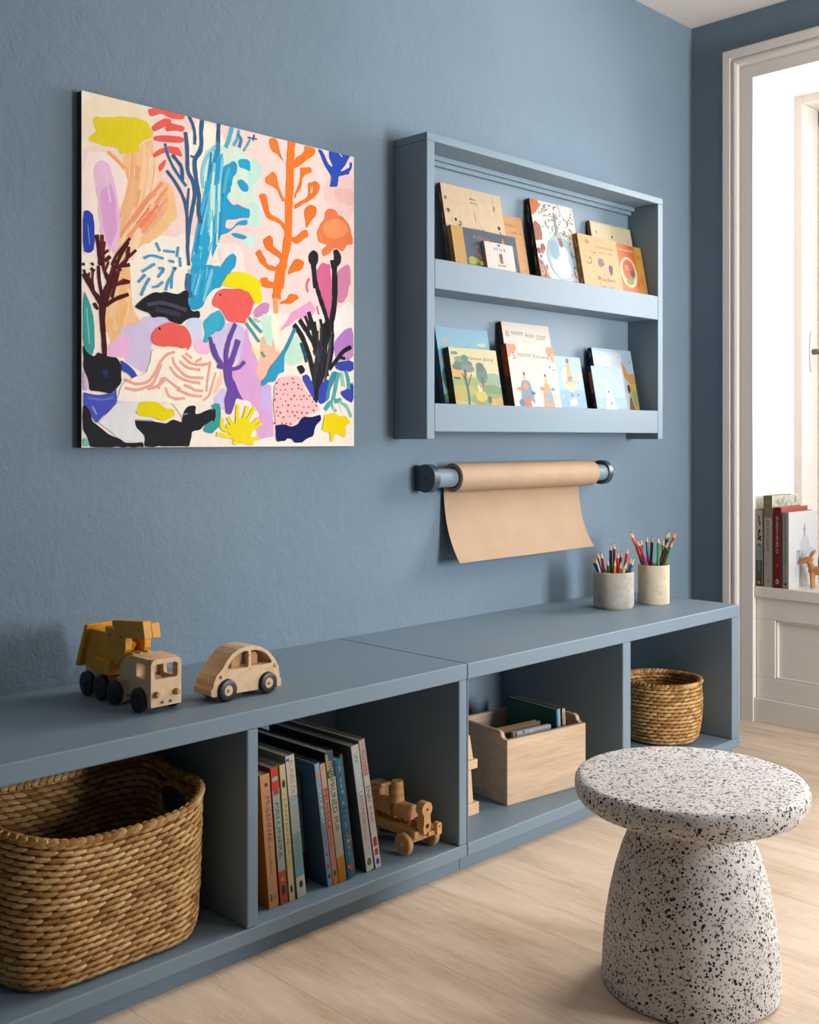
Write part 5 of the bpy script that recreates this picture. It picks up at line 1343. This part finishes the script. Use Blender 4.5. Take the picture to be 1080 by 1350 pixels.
cubby_book('book with dark green title and golden foot in the cubby row', 1.4635, 1.4255, .333, .0205, .245, '3a4a3a', 'cfc4ac',
    [('r', '4a5a40', 0, .80, 1, 1), ('r', '2f5a80', .2, .92, .9, 1), ('r', 'b9a05a', .0, .86, .3, .98), ('t', '2f5a3c', 'PRUNED', .5, .66, .62, .26, 1), ('t', 'd9cfa8', 'ANTO', .5, .87, .5, .12, 1), ('t', '3f5f44', 'PUR', .5, .44, .55, .12, 1), ('r', 'c98a1f', 0, 0, 1, .19), ('r', 'c2bcb0', .0, .19, 1, .34)], '1f2620')
cubby_book('deep teal blue book in the cubby row', 1.4865, 1.4495, .3125, .0195, .24, '2a6a8a', '2f7a9c',
    [('r', '2a6484', 0, 0, .38, 1)]+bars(6, ['d9a04a', '7fb8cc', '1f4a60', 'd97a3a'], 16, .2, .95, .45, .85)+[('e', 'd9573a', .6, .09, .22, .03), ('e', 'e0b04a', .3, .1, .1, .015)], '1f5674')
cubby_book('thin brown book set back beside the teal one', 1.496, 1.4585, .318, .0075, .235, '5a4226', '6a5030', [('e', 'd9a03a', .5, .3, .3, .02), ('e', 'c98a2a', .5, .12, .3, .03)], '4a3620', -.380)
cubby_book('large grey green book with white spine in the cubby row', 1.5385, 1.4945, .331, .0205, .27, '8a9a98', 'd0ccc2',
    [('r', 'c2d0d4', 0, .55, .95, .92), ('r', 'dcd6ca', 0, .0, 1, .12), ('t', '8a5a44', 'UNI', .5, .9, .5, .07, 1), ('t', 'f2f0ea', 'ONDURA', .5, .70, .5, .2, 1), ('t', 'c96a4a', 'LAEMUNDER', .5, .50, .5, .26, 1), ('t', 'c98a7a', 'lunce', .5, .3, .4, .12, 1), ('e', '6a6a5a', .5, .07, .3, .03)], '55696c')
cubby_book('tall pinkish white book, last of the cubby row', 1.5595, 1.5115, .339, .0165, .265, 'd3c0b4', 'dcd2ca',
    [('r', 'c9a898', 0, .72, 1, 1), ('t', 'a8505a', 'RULSARE', .5, .82, .5, .2, 1), ('t', '3a4a6a', 'ENRI', .5, .58, .55, .12, 1), ('t', 'b0403a', 'RUDA', .5, .42, .5, .12, 1), ('r', 'b03a44', .2, .17, .8, .24), ('r', 'c04a3a', .2, .1, .8, .15), ('e', '5a4a8a', .5, .05, .28, .025)], 'b49a88')

# ------------------------------------------------------------------ toy truck with crane
tk = thing('toy_crane_truck', 'wooden toy truck with yellow crane arm on the bench', 'toy truck', (1.080, -.21, BH)); tk.scale = (.86, 1, 1)
mb = MB().box(-.026, -.105, .020, .026, .118, .046); mb.box(-.034, .050, .036, .034, .118, .052)
mb.build('chassis', M_WOOD, tk, .002)
def rr(x0, z0, x1, z1, r, n=5, corners=(1, 1, 1, 1)):
    out = []
    for (cx, cz, a0), k in zip(((x1-r, z0+r, -90), (x1-r, z1-r, 0), (x0+r, z1-r, 90), (x0+r, z0+r, 180)), corners):
        if k: out += [(cx+r*math.cos(R(a0+90*i/n)), cz+r*math.sin(R(a0+90*i/n))) for i in range(n+1)]
        else: out.append((cx+(r if a0 in (-90, 0) else -r), cz+(r if a0 in (0, 90) else -r)))
    return out
cab = MB()
cab.prism(rr(-.037, .013, .037, .098, .012, 5, (0, 1, 1, 0)), -.121, -.111, 'y', [rr(-.028, .062, .028, .089, .006)])
for s in (-1, 1):
    cab.prism([(-.111, .020), (-.052, .020), (-.052, .092), (-.058, .098), (-.111, .098)], s*.037, s*.029, 'x', [rr(-.103, .062, -.072, .088, .005)])
cab.box(-.0365, -.111, .0905, .0365, -.054, .0982); cab.box(-.029, -.060, .020, .029, -.052, .0905); cab.box(-.029, -.111, .020, .029, -.060, .032)
cab.box(-.012, -.090, .032, .012, -.070, .060)
co = cab.build('cab', M_WOOD, tk, .0015)
mb = MB(); z0 = .0475
mb.prism([(-.034, z0), (.034, z0), (.034, .088), (.028, .096), (-.028, .096), (-.034, .088)], -.048, -.010, 'y')
for x in (-.018, 0, .018): mb.box(x-.006, -.043, .096, x-.002, -.014, .099)
mb.build('engine_block', M_WOOD, tk, .0015)
for s in (-1, 1):
    MB().lathe([(0, -.130), (.0045, -.130), (.006, -.126), (.006, -.121), (0, -.121)], 18, 'y', (s*.024, 0, .036)).build('headlight', M_TOYWOOD, co)
    MB().lathe([(0, -.1235), (.0025, -.1235), (.0025, -.121), (0, -.121)], 10, 'y', (s*.010, 0, .0205)).build('screw', M_BRASS, co)
def toy_wheel(par, x, y, r, s, w=.015, axis='x', tire=M_BLACK, hubm=M_WOOD):
    """tyre with a rounded tread and a wooden hub disc; s: the outer side (+1 / -1)"""
    org = (x, y, r) if axis == 'x' else (x, y, r)
    h0, h1 = -w/2, w/2
    p = [(r*.50, h0), (r*.86, h0), (r*.96, h0+w*.12), (r, h0+w*.3), (r, h1-w*.3), (r*.96, h1-w*.12), (r*.86, h1), (r*.50, h1)]
    o = MB().lathe(p, 36, axis, org, closed=True).build('wheel', tire, par)
    q = s*w/2
    hp = [(0, q+s*.002), (r*.14, q+s*.002), (r*.18, q+s*.0005), (r*.44, q+s*.0005), (r*.50, q-s*.002), (r*.50, -q+s*.001), (0, -q+s*.001)]
    hb = MB().lathe(hp, 28, axis, org).build('hub', hubm, o)
    cp = [(0, q+s*.0042), (r*.12, q+s*.0040), (r*.15, q+s*.0022), (0, q+s*.0022)]
    MB().lathe(cp, 16, axis, org).build('axle_end', M_TOYWOOD if hubm is not M_BLACK else M_BLACK, o)
    return o
for y, r in ((.099, .0235), (.046, .0235), (-.003, .0225), (-.086, .0225)):
    for s in (-1, 1):
        toy_wheel(tk, s*.0405, y, r, s, hubm=M_BLACK)
for y, r in ((.099, .0235), (.046, .0235), (-.003, .0225)):
    for s in (-1, 1): MB().lathe([(0, s*.026), (r*.93, s*.026), (r*.93, s*.033), (0, s*.033)], 32, 'x', (0, y, r)).build('wheel_disc', M_WOOD, tk)
crane = MB()
crane.prism([(.132, .052), (.098, .136), (.108, .136), (.146, .052)], -.042, .030, 'x')
crane.box(-.032, .034, .052, .026, .122, .128); crane.box(-.046, .010, .052, -.012, .074, .079); crane.box(-.012, .010, .052, .034, .074, .068)
crane.prism([(.040, .140), (-.034, .140), (-.034, .104), (-.006, .072), (.026, .072)], -.037, -.020, 'x'); crane.prism([(.040, .140), (-.034, .140), (-.034, .104), (-.006, .072), (.026, .072)], .010, .026, 'x')
tr = crane.build('crane_tower', M_YELLOWWOOD, tk, .0015)
mb = MB(); mb.prism([(.030, .124), (.030, .150), (-.100, .161), (-.107, .134), (-.030, .126)], -.0225, -.002, 'x'); mb.prism([(.006, .146), (.006, .156), (-.100, .1655), (-.107, .134), (-.03, .128)], -.0420, -.023, 'x')
bm_ = mb.build('crane_arm', M_YELLOWWOOD, tk, .0015)
mb = MB(); mb.tube([(-.006, -.018, .112), (-.006, .006, .080)], .006, 12); mb.build('ram', M_YELLOWWOOD, tk)
for y, z in ((.022, .126), (-.020, .128)): MB().lathe([(0, -.0375), (.003, -.0375), (.003, -.036), (0, -.036)], 12, 'x', (0, y, z)).build('pin', M_BRASS, tr)
MB().lathe([(0, -.0375), (.0028, -.0375), (.0028, -.036), (0, -.036)], 12, 'x', (-.0050, -.088, .150)).build('pin', M_BRASS, bm_)

# ------------------------------------------------------------------ toy car
cr = thing('toy_car', 'rounded wooden toy car with black wheels on the bench', 'toy car', (1.257, -.3115, BH)); cr.scale = (1, .72, 1)
def smooth_loop(p, n=2): return chaikin(p, n)
outer = [(-.080, .0125), (-.0855, .0145), (-.0865, .026), (-.0815, .030), (-.0800, .040), (-.0745, .051), (-.0640, .0595), (-.0600, .0635), (-.0500, .0775), (-.0380, .0880), (-.0240, .0945), (-.0080, .0972), (.0100, .0965), (.0300, .0915), (.0480, .0800), (.0620, .0650), (.0715, .0480), (.0745, .0260), (.0775, .0250), (.0775, .0105), (.0680, .0095),
         (.0650, .0200), (.0575, .0355), (.0440, .0420), (.0305, .0365), (.0230, .0220), (.0215, .0110), (-.0280, .0120), (-.0300, .0240), (-.0380, .0375), (-.0510, .0430), (-.0640, .0370), (-.0710, .0250), (-.0725, .0130)]
wa = chaikin([(-.0500, .0575), (-.0490, .0640), (-.0400, .0760), (-.0280, .0845), (-.0120, .0890), (-.0020, .0885), (-.0010, .0860), (-.0010, .0590), (-.0030, .0575)], 1)
wb = chaikin([(.0055, .0575), (.0045, .0600), (.0045, .0860), (.0060, .0885), (.0180, .0880), (.0340, .0825), (.0470, .0720), (.0550, .0600), (.0530, .0575)], 1)
mb = MB()
mb.prism(outer, -.0395, -.0265, 'y', [wa, wb]); mb.prism(outer, .0265, .0395, 'y', [wa, wb])
mid = outer[:20]+[(.068, .0095)]+[(.0215, .012), (-.028, .012), (-.0725, .013)]
roof_in = [(-.048, .060), (-.044, .070), (-.032, .0830), (-.018, .0885), (-.004, .0905), (.012, .0900), (.028, .0850), (.042, .0760), (.052, .0620), (.052, .058), (-.046, .058)]
mb.prism(mid, -.0265, .0265, 'y', [roof_in])
body = mb.build('car_body', M_WOOD, cr, .0012)
mb = MB()
for x in (-.020, .022): MB().prism([(x-.010, .058), (x+.010, .058), (x+.010, .076), (x+.004, .082), (x-.004, .082), (x-.010, .076)], -.018, .018, 'y').build('seat', M_TOYWOOD, body, .0012)
for x in (-.051, .044):
    for s in (-1, 1):
        toy_wheel(cr, x, s*.0395, .0212, s, .0155, 'y')
for x in (-.051, .044): MB().lathe([(0, -.034), (.004, -.034), (.004, .034), (0, .034)], 12, 'y', (x, 0, .0212)).build('axle', M_TOYWOOD, cr)
for s in (-1, 1):
    MB().lathe([(0, s*.0412), (.0035, s*.0408), (.0048, s*.0395), (0, s*.0395)], 16, 'y', (.0625, 0, .0520)).build('tail_light', M_TOYWOOD, body)
    MB().lathe([(0, s*.0410), (.0028, s*.0408), (.0036, s*.0395), (0, s*.0395)], 16, 'y', (-.0650, 0, .0475)).build('headlight', M_BRASS, body)
    for x, z in ((-.0530, .0560), (.0017, .0800), (.0017, .0535)): MB().lathe([(0, s*.0401), (.0017, s*.0401), (.0017, s*.0395), (0, s*.0395)], 10, 'y', (x, 0, z)).build('peg', M_TOYWOOD, body)
for y in (-.017, .017):
    MB().ell((-.0795, y, .041), (0, 0, .0055), (0, .0045, 0), (.0022, 0, .0008), 10, 6).build('headlight', M_CREAM, body)

# ------------------------------------------------------------------ toy locomotive in the cubby
lo = thing('toy_locomotive', 'small wooden toy locomotive on wheels beside the cubby books', 'toy train', (1.680, -.312, .0654))
mb = MB().box(-.030, -.082, .034, .030, .082, .052); mb.box(-.034, -.088, .036, -.014, -.076, .052); mb.box(.014, -.088, .036, .034, -.076, .052); mb.box(-.008, -.104, .040, .018, -.080, .050)
mb.build('chassis', M_TOYWOOD, lo, .002)
mb = MB(); prof = [(-.020, .066), (.020, .066), (.020, .078)]+[(.020*math.cos(R(a)), .078+.016*math.sin(R(a))) for a in range(15, 180, 15)]+[(-.020, .078)]
mb.prism(prof, -.052, -.006, 'y'); mb.prism(prof, .006, .050, 'y'); mb.box(-.012, -.006, .070, .012, .006, .088)
for y in (-.040, -.016, .016, .040): mb.cyl(.008, .052, .067, 'z', (0, y, 0), 16)
mb.build('boiler', M_TOYWOOD, lo, .0015)
mb = MB().lathe([(0, .090), (.016, .090), (.0155, .103), (.0135, .104), (.0150, .106), (.0145, .118), (.0125, .119), (.0140, .121), (.0130, .136), (.009, .137), (0, .134)], 26, 'z', (0, .000, 0)); mb.build('chimney', M_TOYWOOD, lo)
mb = MB().box(-.024, .050, .052, .024, .082, .110); mb.box(-.028, .046, .110, .028, .086, .118); mb.build('driver_cab', M_TOYWOOD, lo, .002)
def disc(cx, cz, r, n=22, a0=0, a1=360): return [(cx+r*math.cos(R(a0+(a1-a0)*i/n)), cz+r*math.sin(R(a0+(a1-a0)*i/n))) for i in range(n+(a1-a0 < 360))]
fig = [(-.010, .046), (.010, .046), (.012, .060), (.010, .074)]+[(.000+.0155*math.cos(R(a)), .098+.0155*math.sin(R(a))) for a in range(-50, 231, 14)]+[(-.010, .074), (-.012, .060)]
mb = MB(); mb.prism([(x-.008, z) for x, z in fig], -.100, -.080, 'y', [disc(-.008, .062, .0055, 16)]); fg = mb.build('front_buffer', M_TOYWOOD, lo, .0018)
MB().lathe([(0, -.1015), (.003, -.1015), (.003, -.100), (0, -.100)], 12, 'y', (-.008, 0, .098)).build('peg', M_BRASS, fg)
mb = MB(); mb.prism(rr(.012, .040, .026, .066, .005), -.110, -.098, 'y', [disc(.019, .058, .0025, 12)]); mb.build('coupling', M_TOYWOOD, lo, .001)
mb = MB().ell((-.012, -.064, .061), (.0085, 0, 0), (0, .0085, 0), (0, 0, .0085), 16, 10); o = mb.build('bead', plain('red_lacquer', 'b8381c', .35), lo); o['label'] = 'red bead'
for y in (-.062, .046):
    for s in (-1, 1):
        r = .0235
        w_ = MB().lathe([(0, s*.0335), (r*.9, s*.0335), (r, s*.036), (r, s*.045), (r*.9, s*.0475), (r*.3, s*.0475), (r*.28, s*.0465), (0, s*.0465)], 36, 'x', (0, y, r)).build('wheel', M_TOYWOOD, lo)
        MB().lathe([(0, s*.0485), (.003, s*.0482), (.0035, s*.0465), (0, s*.0465)], 14, 'x', (0, y, r)).build('axle_cap', M_CREAM, w_)
    MB().lathe([(0, -.034), (.005, -.034), (.005, .034), (0, .034)], 14, 'x', (0, y, .0235)).build('axle', M_TOYWOOD, lo)
for y in (-.062, .046): MB().box(-.022, y-.010, .0235, .022, y+.010, .036).build('axle_block', M_TOYWOOD, lo, .001)

# ------------------------------------------------------------------ wooden crate with books
CA = R(-7.1)
ct = thing('wooden_crate', 'open light oak crate with raised sides in the bench cubby', 'crate', (2.033, -.331, .0654), (0, 0, CA))
W_, D_, HF, HS, T_ = .275, .245, .158, .176, .012
sp = [(T_, 0), (D_, 0), (D_, HS)]+[(T_+.020, HS), (T_+.013, HS-.003), (T_+.008, HF+.004), (T_, HF)]
MB().box(0, 0, 0, W_, T_, HF).build('front_panel', M_BOXWOOD, ct, .0015)
MB().prism(sp, 0, T_, 'x').build('side_panel', M_BOXWOOD, ct, .0015)
MB().prism(sp, W_-T_, W_, 'x').build('side_panel', M_BOXWOOD, ct, .0015)
MB().box(T_, D_-T_, 0, W_-T_, D_, HF).build('back_panel', M_BOXWOOD, ct, .0015)
MB().box(T_, T_, .002, W_-T_, D_-T_, .010).build('base_panel', M_BOXWOOD, ct)
cm = Matrix.Translation((2.033, -.331, .0654)) @ Matrix.Rotation(CA, 4, 'Z')
G4 = 'books in the wooden crate'
def crate_book(label, p, rz, lean, w, h, t, *a, **k):
    q = cm @ Vector(p); return book(label, (q.x, q.y, q.z+t*math.sin(abs(lean))), (lean, 0, CA+rz), w, h, t, *a, group=G4, **k)
crate_book('dark teal book standing tallest inside the crate', (.222, .030, .0105), R(90), R(-3), .185, .187, .014, '2a8078', (), 'a9d0d8', [('r', '3f86a8', .0, 0, .4, 1)], back='257a72')
crate_book('tan and white book on the far side of the teal one in the crate', (.244, .034, .0105), R(90), R(-3), .180, .184, .011, 'c9b08c', (), 'd9cdb8', [('r', 'c07a5a', .2, .1, .6, .95)], back='a08058')
crate_book('tan edged book just behind the white speckled one in the crate', (.020, .049, .0105), 0, R(-4), .150, .157, .016, '8a6a4c', (), 'a47a54', [('e', '8a4a20', .5, .85, .3, .05)])
crate_book('white speckled thin book just inside the crate front', (.055, .026, .0105), 0, R(-4), .130, .150, .010, 'c9ccd0', scatter(8, ['3a5a7a', 'e9e4de', '6a5a5a'], 26, .02, .7, .98, .98, .02, .04), 'd3d0ca', [('r', '2f5a74', .1, .75, .9, .9)])

# ------------------------------------------------------------------ wooden toy behind the divider
tw = thing('wooden_toy_tower', 'slim pale wooden toy half hidden behind the divider left of crate', 'toy', (1.900, -.296, .0654))
MB().box(-.048, -.020, 0, .048, .020, .028).build('foot_block', M_WOOD, tw, .002)
MB().prism([(-.034, .028), (.034, .028), (.026, .108), (-.026, .108)], -.014, .014, 'y').build('lower_post', M_WOOD, tw, .0015)
MB().box(-.044, -.019, .108, .044, .019, .130).build('middle_block', M_WOOD, tw, .002)
MB().prism([(-.034, .130), (.034, .130), (.022, .188), (.014, .192), (-.014, .192), (-.022, .188)], -.014, .014, 'y').build('upper_post', M_WOOD, tw, .0015)

# ------------------------------------------------------------------ window sill: books and a carved animal
G5 = 'books on the window sill'
def sill_book(label, y1, t, w, h, cover, front, spine, sart, **k):
    return book(label, (XR-.007, y1-t, WZ0+.0004), (0, 0, 0), w, h, t, cover, front, spine, sart, G5, **k)
sill_book('grey book with black script and green foot, nearest the window casing', -.2465, .026, .17, .258, '2a2420', (), 'bdb2a6',
    [('r', '8a9c94', .05, .30, .95, .55), ('r', '4f5f44', .05, .10, .95, .34), ('r', '6a4a24', .05, 0, .95, .12), ('e', 'd9b04a', .5, .05, .18, .02), ('e', '5f7f80', .5, .27, .22, .08), ('l', '2a2624', .004, [.3, .92, .6, .90, .4, .86, .7, .82, .5, .80]), ('l', '2a2624', .005, [.4, .72, .7, .74, .4, .68, .6, .62, .8, .66]), ('l', '2a2624', .006, [.3, .61, .5, .63, .8, .60]), ('r', '5a6a70', .4, .52, .7, .56)], back='4a3a34')
sill_book('tallest olive tan book with pale label on the sill', -.2755, .031, .20, .306, 'e4decd', scatter(4, ['b9b2a0', 'cfc6a8', 'a8b4b8'], 40, .05, .86, .98, .99, .01, .03)+[('t', '8a8270', 'R B', .3, .93, .25, .06), ('t', '6a6458', 'S', .85, .94, .08, .06)], '97835f',
    [('r', 'bcb4aa', .12, 0, .96, .76), ('t', '2a3448', 'MUNDARIE', .5, .56, .26, .34, 1), ('t', '8a8078', 'noir de lo', .5, .28, .22, .14, 1), ('e', 'd9822a', .55, .07, .14, .025), ('t', 'd9cdb0', 'U', .5, .93, .3, .03), ('e', 'b09a74', .5, .85, .1, .015)], back='8a7650')
sill_book('dark red book with white lettering on the sill', -.3105, .028, .195, .268, 'c9584a', (), '7c2420',
    [('t', 'e8d8d0', 'SURIANDELO', .5, .66, .28, .46, 1), ('e', 'e6e0da', .5, .08, .2, .03), ('e', '3a1a18', .5, .08, .1, .015), ('e', 'b0563a', .5, .28, .15, .02), ('r', '9a3428', .86, 0, 1, 1)], back='5e1c1a')
sill_book('white book with grey green spine and a misty castle cover', -.3425, .022, .215, .253, 'e9e8e8',
    [('p', 'b9c0cc', [.42, .3, .44, .62, .5, .64, .5, .74, .54, .84, .58, .74, .58, .64, .66, .62, .68, .3]), ('p', '9aa4b4', [.5, .74, .54, .86, .58, .74]), ('e', 'cfd4dc', .55, .55, .16, .12), ('r', 'dcd4cc', .47, .44, .62, .6), ('p', 'b4c4d4', [.24, .2, .26, .48, .38, .48, .42, .2]), ('r', '8f98a4', .26, .47, .4, .485), ('e', 'c4d2de', .72, .42, .14, .1), ('e', 'd3dbe2', .34, .22, .16, .1), ('e', 'c3c9d0', .5, .3, .2, .08)], '9aa094',
    [('t', '5a605c', 'LANDER OSTIME', .45, .62, .26, .6, 1), ('e', '2a2a22', .5, .06, .16, .02), ('r', 'b4b8aa', .7, 0, 1, 1)], back='7f877c')
dr = thing('toy_deer', 'small carved wooden deer standing on the sill by the books', 'toy animal', (3.520, -.412, WZ0), (0, 0, R(14)))
mb = MB()
mb.tube([(0, .006, .058), (0, -.020, .060), (0, -.055, .058), (0, -.078, .060)], [.0135, .0165, .0160, .0125], 16)
mb.ell((0, .004, .058), (0, .014, 0), (.0135, 0, 0), (0, 0, .0150), 14, 8); mb.ell((0, -.078, .060), (0, .013, 0), (.0125, 0, 0), (0, 0, .0130), 14, 8)
mb.tube([(0, .002, .060), (0, .010, .078), (0, .016, .092)], [.0130, .0105, .0095], 14)
mb.tube([(0, .010, .096), (0, .026, .093), (0, .044, .084), (0, .050, .081)], [.0105, .0110, .0075, .0052], 14); mb.ell((0, .0095, .096), (0, .010, 0), (.0105, 0, 0), (0, 0, .0105), 14, 8); mb.ell((0, .050, .0812), (0, .0055, 0), (.0052, 0, 0), (0, 0, .0052), 12, 8)
for x, y in ((-.0075, .004), (.0075, .002), (-.0075, -.074), (.0075, -.076)): mb.tube([(x, y, .058), (x*1.05, y+.001, .030), (x*1.1, y, .0005)], [.0085, .0062, .0056], 12)
mb.tube([(0, -.088, .066), (0, -.098, .060)], [.005, .003], 10)
bd = mb.build('deer_body', M_DEER, dr)
rm = bd.modifiers.new('carved', 'REMESH'); rm.mode = 'VOXEL'; rm.voxel_size = .0016; rm.use_smooth_shade = True
sm = bd.modifiers.new('soft', 'SMOOTH'); sm.iterations = 6; sm.factor = .5
for s in (-1, 1):
    MB().ell((s*.008, .004, .114), (s*.004, -.008, .0135), (.0036, 0, 0), (0, .0052, .002), 12, 8).build('ear', M_DEER, dr)
    MB().ell((s*.0098, .022, .0965), (.0018, 0, 0), (0, .0018, 0), (0, 0, .0018), 8, 6).build('eye', M_BLACK, dr)
